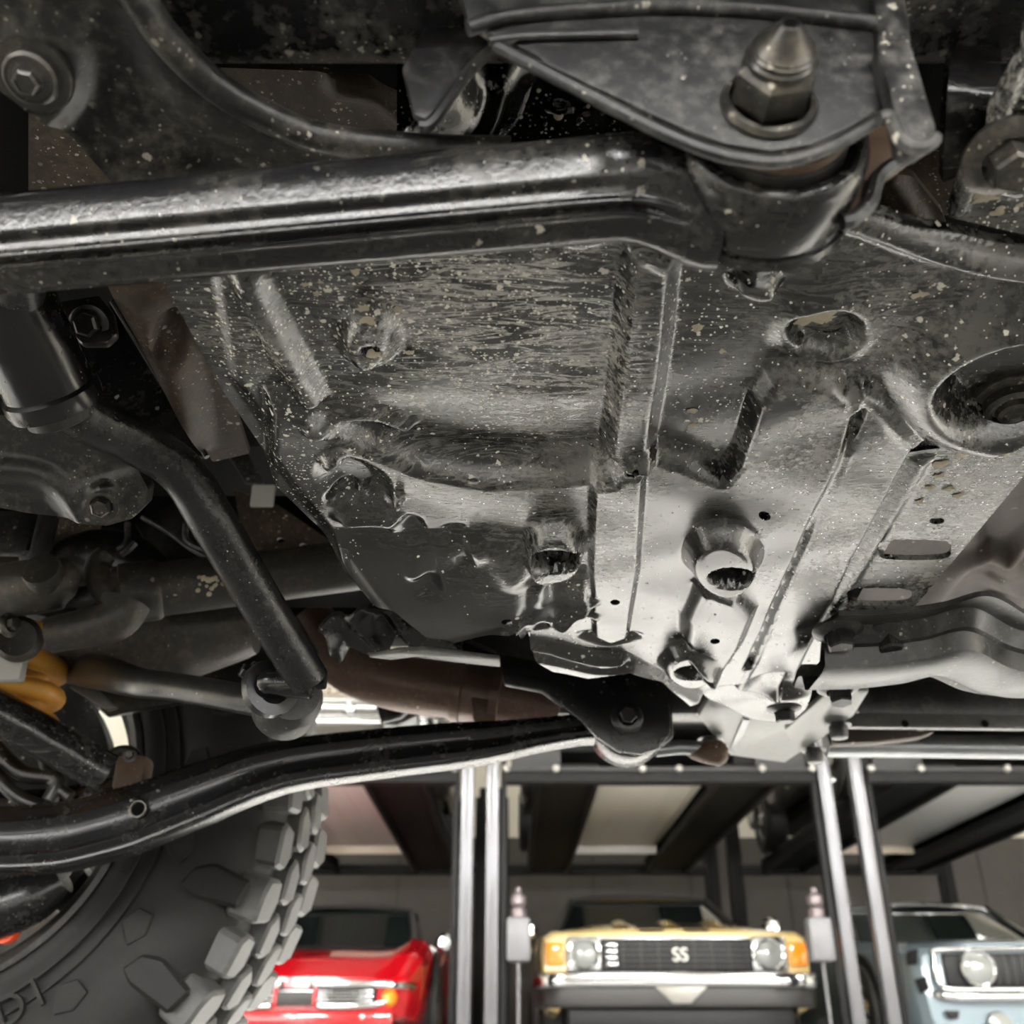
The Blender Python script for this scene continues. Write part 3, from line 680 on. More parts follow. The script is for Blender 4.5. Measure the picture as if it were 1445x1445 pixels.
m = MB(); kb = PY(1008, 1062, 1.1)
m.lathe([(.004, -.03), (.009, -.024), (.013, -.008), (.014, .006), (.010, .012), (.005, .015), (0, .015)], kb, (1, -.2, -.15), 14); m.build('rusty_clip', M['rust'], J)
# sill parts at the far right
sl_ = MB().prism([PY(x, y, 1.30) for x, y in [(1200, 1008), (1210, 1006), (1700, 1012), (1700, 1032), (1188, 1026)]], (0, .01, 0), .002).build('sill_flange', M['lightplate'], J); tag(sl_, 'pale pinch flange of the far sill')
for x in (1277, 1390): MB().lathe([(.005, 0), (0, 0)], PY(x, 1021, 1.2985), (0, 1, 0), 12).build('flange_hole_shade', M['void'], sl_)  # flat black discs paint the dark inside of holes
MB().prism([PY(x, y, 1.32) for x, y in [(1180, 960), (1700, 960), (1700, 1014), (1215, 1010)]], (0, .01, 0), .002).build('sill_panel', M['black'], J)
MB().prism([PY(x, y, 1.36) for x, y in [(1186, 1028), (1320, 1032), (1300, 1040), (1240, 1047), (1175, 1050)]], (0, .02, 0), .002).build('tan_bracket', M['tan'], J)
MB().tube(curve([PY(x, y, 1.45) for x, y in [(1165, 1052), (1300, 1053), (1445, 1055), (1800, 1058)]], 5), .0165, 16).build('side_rail', M['steelrail'], J)
MB().tube(curve([PY(x, y, 1.47) for x, y in [(1300, 1046), (1445, 1046), (1800, 1047)]], 5), .02, 16).build('side_rail', M['black'], J)
# ---------------------------------------------------------------- exhaust and shield
ex = MB(); pth = curve([PY(x, y, 1.16) for x, y in [(440, 868), (462, 908), (500, 940), (560, 962), (630, 973), (700, 984), (790, 1000)]], 8)
ex.tube(pth, [.024, .032, .034, .034, .033, .033, .033], 24); exo = ex.build('exhaust_pipe', M['exhaust'], J); tag(exo, 'rusty brown exhaust pipe')
d0 = pth[-1]-pth[-9]
for q, r in ((34, .0365), (40, .042)):
    MB().lathe([(.03, -.006), (r, -.005), (r, .005), (.03, .006)], pth[q], pth[q+1]-pth[q-1], 28).build('pipe_flange', M['exhaust'], exo)
MB().prism([PY(x, y, 1.13) for x, y in [(662, 968), (702, 976), (700, 1022), (668, 1018)]], (0, .012, 0), .003).build('pipe_clamp', M['exhaust'], exo)
MB().prism([PY(x, y, 1.2) for x, y in [(524, 972), (586, 990), (590, 1010), (560, 1024), (538, 1022)]], (0, .05, 0), .004).build('pipe_hanger', M['black'], exo)
MB().tube([PY(x, y, 1.19) for x, y in [(540, 1018), (565, 1012), (584, 996)]], .003, 8).build('hanger_wire', M['steelrail'], exo)
SE = hplane(.305)
se = sheet('skid_extension', SE, [(448, 890), (470, 870), (520, 858), (560, 862), (640, 898, .01), (700, 925, .02), (706, 936, .03), (640, 932, .03), (598, 926, .03), (560, 920, .03), (520, 924, .03), (480, 912, .018)],
      lambda f: (f.ramp([(430, 850), (720, 850), (740, 960), (430, 960)], (520, 866), (560, 900), .030, .01), f.dish(475, 893, 22, 14, .014, .3), f.dish(500, 902, 22, 12, -.01, .3), f.bead([(500, 868), (560, 890), (600, 912)], .010, .014), f.bead([(520, 905), (560, 912), (600, 925)], .008, .010), f.bead([(540, 870), (590, 900)], -.006, .010)), .0016, M['far_arm'], J)
tag(se, 'glossy black skid extension with a small bolt')
MB().prism([PZ(x, y, .272) for x, y in [(520, 928), (560, 920), (600, 918), (705, 931), (706, 942), (640, 935), (590, 927), (552, 932)]], (0, 0, .004), .001).build('pale_lip', M['lightplate'], se)
# ---------------------------------------------------------------- sway bar with clamp and end link
SB = [((18, 380), .40), ((30, 450), .435), ((62, 530), .465), ((115, 585), .49), ((190, 622), .52), ((255, 665), .545), ((300, 735), .57), ((350, 820), .605), ((395, 895), .635), ((436, 962), .66)]
pth = curve([PY(p[0], p[1], y) for p, y in SB], 8)
sb = MB().tube(pth, [.0145]*6+[.0147, .0145, .0142, .014], 24).build('sway_bar', painted('bar_paint', (.010, .010, .011), .2, amt=.14, scale=2.5, spots=.04, bump=.3, dust=(.17, .16, .14)), J, 60)
tag(sb, 'bent black sway bar')
i = 14; tdir = pth[i+2]-pth[i-2]; tdir /= np.linalg.norm(tdir)
MB().lathe([(.0150, -.045), (.0235, -.043), (.0245, -.036), (.0245, .015), (.0265, .017), (.0270, .022), (.0262, .0265), (.0235, .027), (.0150, .026)], pth[i], tdir, 40).build('clamp', M['far_arm'], sb)
MB().lathe([(.0150, -.05), (.0190, -.05), (.0195, .034), (.0150, .036)], pth[i], tdir, 32).build('clamp_bushing', M['boot'], sb)
cp = MB().prism([PY(x, y, .475) for x, y in [(78, 425), (140, 415), (160, 440), (165, 470), (150, 484), (115, 484), (84, 455)]], (0, .006, 0), .002).build('clamp_plate', M['black'], sb)
bolt(PY(126, 458, .474), .0115, (.05, -.75, -.65), sb, 'hex', 'darkbolt')
# end link
el = MB(); pe = PY(405, 992, .70)
el.lathe([(.006, -.022), (.020, -.020), (.0235, -.012), (.0235, .012), (.020, .020), (.006, .022)], pe, (.35, -1, .1), 28)
elo = el.build('link_eye', M['boot'], J)
MB().tube(curve([PY(378, 968, .665), PY(384, 962, .66), PY(410, 964, .66), PY(440, 966, .66)], 4), .0098, 16).build('link_pin', M['arm'], elo)
MB().lathe([(.012, -.006), (.0195, -.005), (.0200, .002), (.013, .006)], PY(381, 972, .672), (-.6, .8, 0), 24).build('link_washer', M['darkbolt'], elo)
bolt(PY(352, 950, .69), .009, (-.8, -.5, .3), elo, 'hex', 'darkbolt')
MB().box(PY(452, 958, .67), (.008, .014, .012), .002).build('link_nut', M['void'], elo)
lk = curve([PY(x, y, F) for x, y, F in [(385, 995, .72), (320, 982, .74), (250, 970, .77), (190, 962, .80), (130, 946, .90), (90, 946, 1.0), (50, 960, 1.05), (10, 992, 1.06)]], 8)
tag(MB().tube(lk, [.0085, .0088, .009, .010, .0135, .011, .008, .0075], 16, sect=[(math.cos(t)*1.25, math.sin(t)*.8) for t in np.linspace(0, 6.283, 20, endpoint=False)]).build('sway_link', M['black'], J), 'dark curved link rod')
# shock tube and clutter behind the arm
sh = MB().tube([PY(x, y, F) for x, y, F in [(-60, 975, .86), (40, 1028, .90), (150, 1092, .94)]], .0185, 24).build('shock_tube', M['arm'], J); tag(sh, 'black shock absorber tube')
MB().box(PY(188, 1094, .99), (.03, .03, .035), .006).build('shock_bracket', M['rust'], sh)
MB().tube(curve([PY(x, y, .985) for x, y in [(150, 1078), (165, 1062), (185, 1062), (200, 1085)]], 5), .006, 10).build('shock_loop', M['bolt'], sh)
bolt(PY(183, 1066, .975), .007, (.2, -1, 0), sh, 'hex', 'bolt')
for i, pp in enumerate([[(-20, 1040), (30, 1090), (80, 1100), (70, 1130)], [(-20, 1075), (20, 1120), (60, 1140)], [(60, 1060), (70, 1100), (100, 1125)]]):
    MB().tube(curve([PY(x, y, 1.0) for x, y in pp], 6), .008-.001*i, 10).build('brake_hose', M['black'], J)
# coil spring
cs = PY(-14, 972, .93); tt = np.linspace(-3*math.pi, 5.2*math.pi, 150); k = mpp(cs)
pts = np.stack([cs[0]+.058*np.cos(tt), cs[1]+.058*np.sin(tt), cs[2]-.005+tt/(2*math.pi)*.0265], 1)
spo = MB().tube(pts, .0098, 14).build('coil_spring', M['spring'], J); tag(spo, 'yellow coil spring')
MB().box(PY(8, 945, .865), (.034, .012, .022), .003).build('spring_label', M['white'], spo)
# ---------------------------------------------------------------- drive shaft with universal joint
a, b = PY(175, 838, .80), PY(560, 790, .86); dv = (b-a)/np.linalg.norm(b-a)
ds = MB(); ds.tube([a, b], .0235, 32); dso = ds.build('drive_shaft', M['shaft'], J); tag(dso, 'muddy drive shaft tube')
MB().lathe([(.023, -.016), (.0262, -.014), (.0264, .014), (.0242, .018), (.0235, .018)], a+dv*.012, dv, 36).build('shaft_collar', M['shaft'], dso)
blob_m = MB()
rs = np.random.RandomState(5)
for q in range(26):
    p = PY(300+rs.randn()*9, 826+rs.randn()*8, .79); p[1] = a[1]-.020+rs.rand()*.002
    blob_m.lathe([(.0022*rs.uniform(.4, 1.2), 0), (.0012, -.0012), (0, -.0015)], p, (0, 1, 0), 6)
o = blob_m.build('mud_splatter', M['mud'], dso); o['kind'] = 'stuff'
yk = MB()
yk.tube(curve([PY(x, y, .79) for x, y in [(172, 842), (150, 826), (138, 800), (150, 782)]], 5), [.018, .015, .011, .009], 14)
yk.tube(curve([PY(x, y, .78) for x, y in [(178, 850), (165, 872), (130, 884), (70, 896)]], 6), [.020, .0185, .0165, .0145], 18)
yk.lathe([(.0, .022), (.016, .02), (.024, .008), (.0245, -.004), (.012, -.01)], a, -dv, 28)
yk.build('shaft_yoke', M['shaft'], dso)
yk2 = MB(); c2 = PY(72, 826, .77)
yk2.tube(curve([PY(x, y, F) for x, y, F in [(-60, 838, .79), (0, 834, .785), (60, 826, .775), (90, 822, .775), (108, 824, .78)]], 6), [.022, .023, .0235, .022, .010], 20)
yk2.lathe([(0, -.024), (.0148, -.024), (.0155, -.021), (.0155, .0)], c2, (0, 1, -.2), 28)
yk2.build('joint_yoke', M['shaft'], dso)
MB().tube([PY(110, 850, .80), PY(150, 838, .80)], .012, 14).build('joint_cross', M['shaft'], dso)
cap = MB().lathe([(0, -.013), (.0175, -.012), (.019, -.007), (.019, .006), (.015, .012)], PY(26, 902, .80), (.35, -1, -.25), 30).build('joint_cap', M['shaft'], dso)
bolt(PY(12, 882, .765), .010, (.9, -.4, 0), dso, 'flange', 'bolt')
MB().tube([PY(-60, 870, .80), PY(10, 872, .80)], .013, 14).build('joint_flange', M['shaft'], dso)
# upper casting above the joint
MB().tube(curve([PY(x, y, .88) for x, y in [(80, 800), (130, 788), (185, 800), (230, 830)]], 5), [.020, .028, .030, .02], 18).build('axle_casting', M['black'], J)
MB().tube(curve([PY(x, y, .95) for x, y in [(60, 900), (150, 910), (260, 890), (360, 880)]], 5), [.02, .04, .05, .03], 18).build('axle_tube', M['shaft'], J)
# ---------------------------------------------------------------- grey lower mount at the left edge
LP_ = Plane(PY(80, 660, .56), (0, -.72, -.70))
lm = sheet('mount_plate', LP_, [(-70, 578), (40, 590), (110, 612), (160, 636), (194, 662), (209, 690), (206, 712), (186, 732), (150, 742), (118, 740), (90, 730), (40, 724), (-70, 705)],
     lambda f: (f.bead([(-60, 660), (40, 665), (90, 690), (120, 738)], .005, .012), f.pad([(-80, 700), (60, 700), (110, 745), (-80, 760)], -.006, .014), f.dish(150, 708, 34, 34, .005, .5), f.bead([(120, 690), (185, 672)], .002, .008)), .0015, M['dusty'], J, thick=.012)
tag(lm, 'grey dusty mount plate with rounded corner and bolt')
bolt(LP_.at(LP_.px((148, 711))[None], np.array([.004]))[0], .0105, (.1, -.72, -.70), lm, 'hex', 'bolt')
MB().prism([PY(x, y, .57) for x, y in [(60, 560), (110, 480), (160, 425), (292, 645), (250, 640), (130, 600)]], (0, .004, 0), .0012).build('mount_web', M['far_arm'], J)
MB().tube([PY(158, 425, .566), PY(292, 645, .566)], .0018, 8).build('mount_web_edge', M['bracket'], J)
MB().tube([PY(75, 588, .545), PY(105, 612, .545)], .004, 8).build('mount_lug', M['bracket'], J)
# brown frame pieces between plate and bar
bf = sheet('brown_bracket', hplane(.345), [(150, 400), (170, 380), (250, 380), (300, 480), (352, 640), (300, 652), (262, 610), (215, 520)], lambda f: (f.bead([(200, 420), (250, 520), (270, 620)], .010, .018), f.dish(240, 470, 30, 40, -.012, .3)), .002, M['brown'], J)
tag(bf, 'brown muddy bracket beside the skid plate')
bf2 = sheet('frame_web', vplane(.93), [(330, 690), (392, 712), (450, 752), (530, 806), (520, 830), (350, 800)], lambda f: f.bead([(345, 775), (500, 790)], .004, .01), .003, M['brown'], J, [ell(396, 762, 6, 4, 12), ell(428, 770, 6, 4, 12)])
MB().box(PY(371, 700, .92), (.024, .006, .025), .002, ).build('bright_gap_patch', M['white'], J)  # white box stands in for a bright gap showing through
MB().prism([PY(x, y, .90) for x, y in [(310, 622), (338, 618), (372, 680), (345, 680)]], (0, .006, 0), .001).build('grey_tab', M['bracket'], J)
# dark boxes, wires and webs above the shaft
MB().box(PY(15, 765, .86), (.055, .04, .05), .006).build('axle_bracket', M['black'], J)
MB().box(PY(62, 760, .83), (.006, .03, .055), .001).build('axle_bracket_edge', M['bracket'], J)
MB().box(PY(106, 755, .90), (.042, .02, .055), .003).build('axle_stop', M['brown'], J)
MB().box(PY(55, 790, .85), (.03, .02, .012), .003).build('axle_tab', M['bracket'], J)
for pp, r in (([(200, 730), (235, 750), (270, 775), (300, 790)], .0022), ([(180, 738), (178, 765), (165, 775)], .003), ([(262, 740), (265, 765), (300, 780)], .003), ([(190, 765), (180, 775), (170, 782)], .004)):
    MB().tube(curve([PY(x, y, .85) for x, y in pp], 6), r, 8).build('wire', M['bracket'], J)
MB().prism([PY(x, y, .92) for x, y in [(190, 740), (260, 700), (300, 760), (330, 800), (230, 805)]], (0, .01, 0), .002).build('dark_web', M['black'], J)
MB().prism([PY(x, y, 1.08) for x, y in [(60, 930), (140, 905), (420, 870), (450, 920), (430, 960), (150, 1010)]], (0, .01, 0), .002).build('inner_fender', M['black'], J)
MB().prism([PY(x, y, .95) for x, y in [(95, 968), (125, 962), (165, 998), (150, 1002)]], (0, .008, 0), .002).build('pale_bracket', M['lightplate'], J)
# ---------------------------------------------------------------- body above
bd = MB(); bd.box((0, .55, .86), (4.2, 1.9, .12), .02); bd.box((0, -.38, .70), (4.2, .06, .30), .015)  # second box: unseen near sill, lowered to block window light
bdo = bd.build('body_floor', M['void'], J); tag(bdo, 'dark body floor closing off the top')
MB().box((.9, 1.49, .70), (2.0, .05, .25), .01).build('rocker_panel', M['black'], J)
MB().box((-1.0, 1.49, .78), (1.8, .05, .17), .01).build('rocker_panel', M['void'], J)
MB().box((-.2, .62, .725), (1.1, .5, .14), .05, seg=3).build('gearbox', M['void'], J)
# ---------------------------------------------------------------- far wheel
TC = np.array([-.640, 1.16, .405]); TR = .395
wh = MB()
prof = [(.208, .02), (.215, .004), (.225, -.004), (.236, -.002), (.250, .004), (.275, -.004), (.305, -.010), (.335, -.006), (.355, .006), (.368, .022), (.374, .045), (.376, .10), (.376, .18), (.372, .24), (.355, .27), (.30, .285), (.23, .28), (.208, .27), (.205, .02)]
wh.lathe(prof, TC, (0, 1, 0), 120)
tire = wh.build('tire', M['rubber'], J, 60); tag(tire, 'large knobbly off-road tyre')
def block(poly, h, y, bev=.004, name='tread_block'):      # poly in (along circumference, across) metres, block at angle 0 on +x
    pts = [(0, c, a*1.12) for a, c in poly]
    m = MB().prism([(-.020, p[1], p[2]) for p in pts], (.020+h, 0, 0), bev, 1)
    return m
NB = 40
kinds = []
sh_a = [(-.024, .000), (.006, -.004), (.020, .004), (.024, .050), (.006, .066), (-.018, .060)]
sh_b = [(-.022, .012), (.014, .006), (.022, .020), (.020, .056), (-.008, .068), (-.022, .050)]
ct_a = [(-.020, .072), (.010, .066), (.024, .086), (.012, .118), (-.016, .124), (-.024, .100)]
ct_b = [(-.022, .138), (.004, .128), (.022, .140), (.024, .172), (-.004, .186), (-.022, .170)]
SC = 1.1
sf = [(-.022, .196), (.012, .190), (.022, .206), (.022, .256), (-.014, .262), (-.024, .230)]
meshes = [block(p, h, 0).mesh('tread_block', 30) for p, h in ((sh_a, .016), (sh_b, .013), (ct_a, .018), (ct_b, .018), (sf, .014))]
for i in range(NB):
    ang = 2*math.pi*i/NB
    for kk, off in ((i % 2, 0.0), (2, .5), (3, .0), (4, .5)):
        o = link('tread_block', meshes[kk], M['lit_tread'], tire)
        th = ang+off*2*math.pi/NB
        o.matrix_local = Matrix.Translation(Vector((TC[0], TC[1]+.004, TC[2]))) @ Matrix.Rotation(-th, 4, 'Y') @ Matrix.Translation(Vector((.376, 0, 0)))
# shoulder lugs and raised sidewall marks on the inner face
lug = MB().prism([(.300, 0, -.016), (.318, 0, -.022), (.372, 0, -.018), (.376, 0, .012), (.330, 0, .018), (.308, 0, .008)], (0, -.010, 0), .004, 1)
lugm = lug.mesh('sidewall_lug', 30)
mk = MB().prism([(.268, 0, -.004), (.290, 0, -.020), (.300, 0, -.002), (.294, 0, .018), (.276, 0, .016)], (0, -.0035, 0), .0012, 1); mkm = mk.mesh('sidewall_mark', 30)
for i in range(NB//2):
    ang = 2*math.pi*(i*2)/NB
    for me, dy, nm in ((lugm, -.002, 'sidewall_lug'), (mkm, -.0075, 'sidewall_mark')):
        o = link(nm, me, M['rubber'], tire)
        o.matrix_local = Matrix.Translation(Vector((TC[0], TC[1]+dy, TC[2]))) @ Matrix.Rotation(-ang-(.0 if nm == 'sidewall_lug' else .08), 4, 'Y')
for r_ in (.246, .262):
    MB().lathe([(r_-.002, -.001), (r_-.001, -.0045), (r_+.001, -.0045), (r_+.002, -.001)], TC, (0, 1, 0), 100).build('sidewall_ring', M['rubber'], tire)
# raised lettering on the sidewall
def text_mesh(txt, size, ext):
    cu = bpy.data.curves.new('text', 'FONT'); cu.body = txt; cu.size = size; cu.extrude = ext; cu.align_x = 'CENTER'; cu.align_y = 'CENTER'
    ob = bpy.data.objects.new('text', cu); COL.objects.link(ob)
    me = bpy.data.meshes.new_from_object(ob.evaluated_get(bpy.context.evaluated_depsgraph_get()))
    bpy.data.objects.remove(ob); bpy.data.curves.remove(cu); return me
for txt, th in (('D', 1.06), ('I', .95)):
    o = link('raised_letter', text_mesh(txt, .042, .003), M['rubber'], tire)
    o.matrix_local = Matrix.Translation(Vector((TC[0], TC[1]-.0055, TC[2]))) @ Matrix.Rotation(th, 4, 'Y') @ Matrix.Translation(Vector((.262, 0, 0))) @ Matrix.Rotation(-math.pi/2, 4, 'Y').to_4x4() @ Matrix.Rotation(math.pi/2, 4, 'X') 
rm = MB(); rm.lathe([(.206, .0), (.214, -.006), (.220, -.004), (.218, .008), (.205, .02), (.196, .05), (.190, .10), (.194, .20), (.206, .26), (.20, .26), (.186, .20), (.182, .10), (.190, .045), (.200, .012), (.206, .0)], TC, (0, 1, 0), 90)
rim = rm.build('wheel_rim', M['rim'], J); tag(rim, 'dark wheel rim inside the tyre')
sp = MB()
for i in range(6):
    t = 2*math.pi*i/6+.25; c = TC+np.array([math.cos(t)*.115, .20, math.sin(t)*.115]); Mx = Matrix.Translation(Vector(c)) @ Matrix.Rotation(-t, 4, 'Y'); sp.box((0, 0, 0), (.17, .03, .055), .008, Mx)
sp.lathe([(0, .18), (.06, .18), (.07, .2), (.07, .23), (0, .23)], TC, (0, 1, 0), 30); sp.build('rim_spokes', M['rim'], rim)
br = MB().lathe([(.06, .05), (.165, .05), (.165, .075), (.06, .075)], TC, (0, 1, 0), 60).build('brake_disc', M['black'], J)
MB().tube(curve([PY(x, y, 1.14) for x, y in [(-60, 1285), (0, 1280), (50, 1262), (90, 1238)]], 6), [.03, .032, .028, .018], 18).build('brake_caliper', M['far_arm'], br)
MB().lathe([(0, -.004), (.013, -.004), (.014, .0), (.014, .006)], PY(8, 1312, 1.15), (0, 1, 0), 20).build('orange_cap', M['orange'], br)
# ================================================================ parking lifts
M['lift'] = NT('lift_black').set(Base_Color=c4(.006, .006, .0065), Roughness=.6, Specular_IOR_Level=.2).m
M['post'] = NT('post_grey').set(Base_Color=c4(.13, .13, .14), Roughness=.25, Metallic=.55).m
M['tray'] = NT('tray_steel').set(Base_Color=c4(.85, .845, .83), Roughness=.35, Metallic=.2).m
M['beige'] = simple('beige_lip', (.75, .66, .54), .5)
M['boltw'] = simple('zinc_bolt', (.26, .25, .23), .3, .5)
M['plate'] = simple('lift_gusset', (.014, .014, .015), .6)
M['tank'] = simple('white_tank', (.13, .13, .14), .4)
M['pink'] = simple('motor_grey', (.14, .115, .12), .35, .4)
LY0, LY1, BZ = 7.0, 11.3, 1.74
def lift(xl, xr, label, lip='beige', ribs=True, unit=None):
    R = empty('parking_lift', ((xl+xr)/2, LY0, 0)); tag(R, label, 'car lift', 'parking lifts')
    hw = (xr-xl)/2; L = LY1-LY0
    for sx in (-1, 1):
        for yy in (0, L):
            p = MB(); x = sx*hw
            p.box((x, yy, 2.1), (.085, .11, 4.2) if yy == 0 else (.11, .11, 2.6), .012)
            if yy: p = MB().box((x, yy, 1.3), (.11, .11, 2.6), .012)
            po = p.build('post', M['post'] if yy == 0 else M['lift'], R)
            MB().box((x, yy, .01), (.15, .3, .02), .004).build('base_plate', M['lift'], po)
            MB().box((x-sx*.075, yy, 1.3), (.04, .07, 2.4), .006).build('ladder_rail', M['lift'], po)
    for yy in (0, L):
        cb = MB().box((0, yy, BZ+.01), (hw*2-.13, .12, .105), .01).build('crossbeam', M['lift'], R)
        MB().box((0, yy-.068, BZ+.045), (hw*2-.13, .016, .03), .004).build('beam_lip', M['plate'], cb)
        if yy == 0:
            for q in (-.92, -.62, -.1, .12, .62, .92):
                MB().lathe([(0, -.02), (.02, -.02), (.026, -.008), (.026, .004)], (q*hw, -.078, BZ+.045), (0, 1, 0), 12).build('beam_bolt', M['boltw'], cb)
            for q in (-.74, .74):
                MB().prism([(q*hw-.17, -.05, BZ+.06), (q*hw+.17, -.05, BZ+.06), (q*hw+.17, -.05, BZ+.19), (q*hw+.13, -.05, BZ+.23), (q*hw-.13, -.05, BZ+.23), (q*hw-.17, -.05, BZ+.19)], (0, .012, 0), .004).build('gusset_plate', M['plate'], cb)
    for sx in (-1, 1):
        rw = MB(); rw.box((sx*.62, L/2, BZ+.06), (.44, L-.1, .10), .01)
        for e_ in (-.2, .2): rw.box((sx*.62+e_, L/2, BZ+.02), (.04, L-.1, .12), .006)
        ro_ = rw.build('runway', M['lift'], R)
    tr = MB(); tr.box((0, 1.75, BZ+.075), (.80, 2.9, .012), .003)
    tro = tr.build('drip_tray', M['tray'], R)
    if ribs:
        for q in range(5): MB().box((-.32+.16*q, 1.7, BZ+.066), (.02, 2.7, .008), .003).build('tray_rib', M['tray'], tro)
    MB().box((0, 3.2, BZ+.13), (.80, .02, .26), .004).build('tray_lip', M['beige'] if lip == 'beige' else M['white'], tro)
    for q in (-.2, .0, .2): MB().box((q, 3.186, BZ+.13), (.14, .012, .03), .003).build('lip_slot', M['tray'], tro)
    if unit is not None:
        for sx in unit:
            ux = sx*(hw-.17)
            pu = MB().box((ux, -.02, .715), (.15, .12, .26), .02).build('pump_tank', M['tank'], R)
            MB().lathe([(.05, 0), (.05, .05), (.03, .055), (.035, .07), (.05, .08), (.05, .13), (.03, .14), (.02, .15), (.02, .18), (0, .18)], (ux, -.02, .845), (0, 0, 1), 16).build('pump_motor', M['pink'], pu)
            MB().tube([(ux, -.02, .02), (ux, -.02, .59)], .012, 8).build('pump_pipe', M['post'], pu)
    return R
lift(-2.56, -.30, 'black parking lift standing over the red car')
lift(-.13, 2.13, 'black parking lift standing over the yellow car', 'white', True, (-1, 1))
lift(2.35, 4.61, 'black parking lift standing over the silver blue car', 'beige', False)
# ================================================================ classic cars
M['red'] = simple('red_lacquer', (.48, .004, .010), .16, 0, 1.0)
M['yellow'] = simple('yellow_lacquer', (.62, .47, .20), .2, 0, 1.0)
M['silver'] = simple('silver_blue', (.16, .205, .235), .35, .25, 1.0)
M['cream'] = simple('cream_lacquer', (.78, .75, .66), .2, 0, 1.0)
M['maroon'] = simple('dark_lacquer', (.03, .025, .025), .25, 0, .6)
M['chrome'] = simple('chrome', (.6, .61, .62), .14, 1.0)
M['glass'] = simple('dark_glass', (.010, .014, .013), .05, 0, .5)
M['grille'] = NT('grille_black').set(Base_Color=c4(.008, .008, .009), Roughness=.5, Specular_IOR_Level=.25).m
M['lens'] = NT('lamp_lens').set(Base_Color=c4(.24, .25, .24), Roughness=.1, Metallic=.3).m
M['amber'] = simple('amber_lens', (.85, .24, .01), .15, 0, .8)
M['ctire'] = simple('car_tyre', (.015, .015, .015), .6)
M['gunmetal'] = simple('gunmetal', (.028, .027, .027), .45, .3)
def ringpts(y, hw, zb, zs, zh, crown=.03):
    h = [(0, zh), (.30*hw, zh), (.56*hw, zh-.004), (.70*hw, (zs+zh)/2+.004), (.82*hw, zs+crown), (.92*hw, zs+crown*.7), (.985*hw, zs-.03), (hw, zs-.10), (hw, (zs+zb)/2), (.985*hw, zb+.10), (.95*hw, zb+.02), (.88*hw, zb)]
    return [(-x, y, z) for x, z in h[::-1]]+[(x, y, z) for x, z in h[1:]]
def body(st, R, mat, name='body'):
    st = np.array(st); n = 5*(len(st)-1)+1
    q = np.stack([np.interp(np.linspace(0, len(st)-1, n), np.arange(len(st)), st[:, k]) for k in range(st.shape[1])], 1)
    m = MB(); rings = [ringpts(*r) for r in q]; m.grid(np.array(rings))
    k = len(rings[0]); m.add(rings[0], [tuple(range(k))]); m.add(rings[-1], [tuple(range(k))[::-1]])
    m.add([rings[0][0], rings[0][-1], rings[-1][-1], rings[-1][0]], [(0, 1, 2, 3)])
    return m.build(name, mat, R, 32)
def cabin(R, mat, yb, zb, hb, yt, zt, ht, yr, zr, ye, ze, he, trim):
    g = MB(); A = []
    for i in range(5):
        t = i/4; y = yb+(yt-yb)*t; z = zb+(zt-zb)*t; h = hb+(ht-hb)*t
        A.append([(h*s, y+.10*s*s, z) for s in np.linspace(-1, 1, 13)])
    g.grid(np.array(A)); B = np.array(A)+np.array([0, .012, -.004]); g.grid(B)
    go = g.build('windscreen', M['glass'], R)
    rf = MB(); C = []
    for t in np.linspace(0, 1, 7):
        y = yt+(yr-yt)*t; h = ht+.02*math.sin(t*3); z = zt+(zr-zt)*t+.02*math.sin(t*math.pi)
        C.append([(h*s, y+.10*s*s*(1-t), z+.03*(1-s*s)) for s in np.linspace(-1, 1, 13)])
    for t in (.33, .66, 1.0): C.append([((ht+(he-ht)*t)*s, yr+(ye-yr)*t, zr+(ze-zr)*t+.03*(1-s*s)*(1-t)) for s in np.linspace(-1, 1, 13)])
    C = np.array(C); rf.grid(C); rf.grid(C-np.array([0, 0, .02])); rf.build('roof', mat, R)
    for s in (-1, 1):
        MB().tube([(s*(hb+.01), yb+.09, zb), (s*(ht+.01), yt+.09, zt+.01)], .026, 8).build('pillar', trim, R)
        sg = [(s*hb, yb+.12, zb), (s*ht, yt+.12, zt-.02), (s*ht, yr, zr-.02), (s*he, ye, ze)]
        MB().prism(sg, (-s*.01, 0, 0)).build('side_glass', M['glass'], R)
    MB().tube([(ht*s*1.02, yt+.10*s*s-.01, zt+.028*(1-s*s)+.008) for s in np.linspace(-1, 1, 13)], .017, 8).build('header_trim', trim, R)
    MB().tube([(hb*s, yb+.10*s*s-.012, zb+.006) for s in np.linspace(-1, 1, 13)], .012, 8).build('cowl_trim', M['grille'], R)
    return go
def wheel(R, x, y, r=.33, w_=.2):
    s = 1 if x > 0 else -1
    o = MB().lathe([(.19, 0), (.2, -.02), (.24, -.03), (r-.02, -.02), (r, .02), (r, w_-.02), (r-.03, w_), (.2, w_), (.19, 0)], (x, y, r), (-s, 0, 0), 40).build('wheel', M['ctire'], R)
    MB().lathe([(0, -.015), (.05, -.02), (.07, .0), (.15, .015), (.185, -.012), (.198, -.008), (.198, .02)], (x, y, r), (-s, 0, 0), 28).build('hubcap', M['chrome'], o)
    MB().lathe([(r+.05, .004), (r+.05, -.004), (r+.02, -.006), (0, -.004)], (x-s*.01, y, r+.02), (-s, 0, 0), 32).build('wheel_arch', M['grille'], o)
    return o
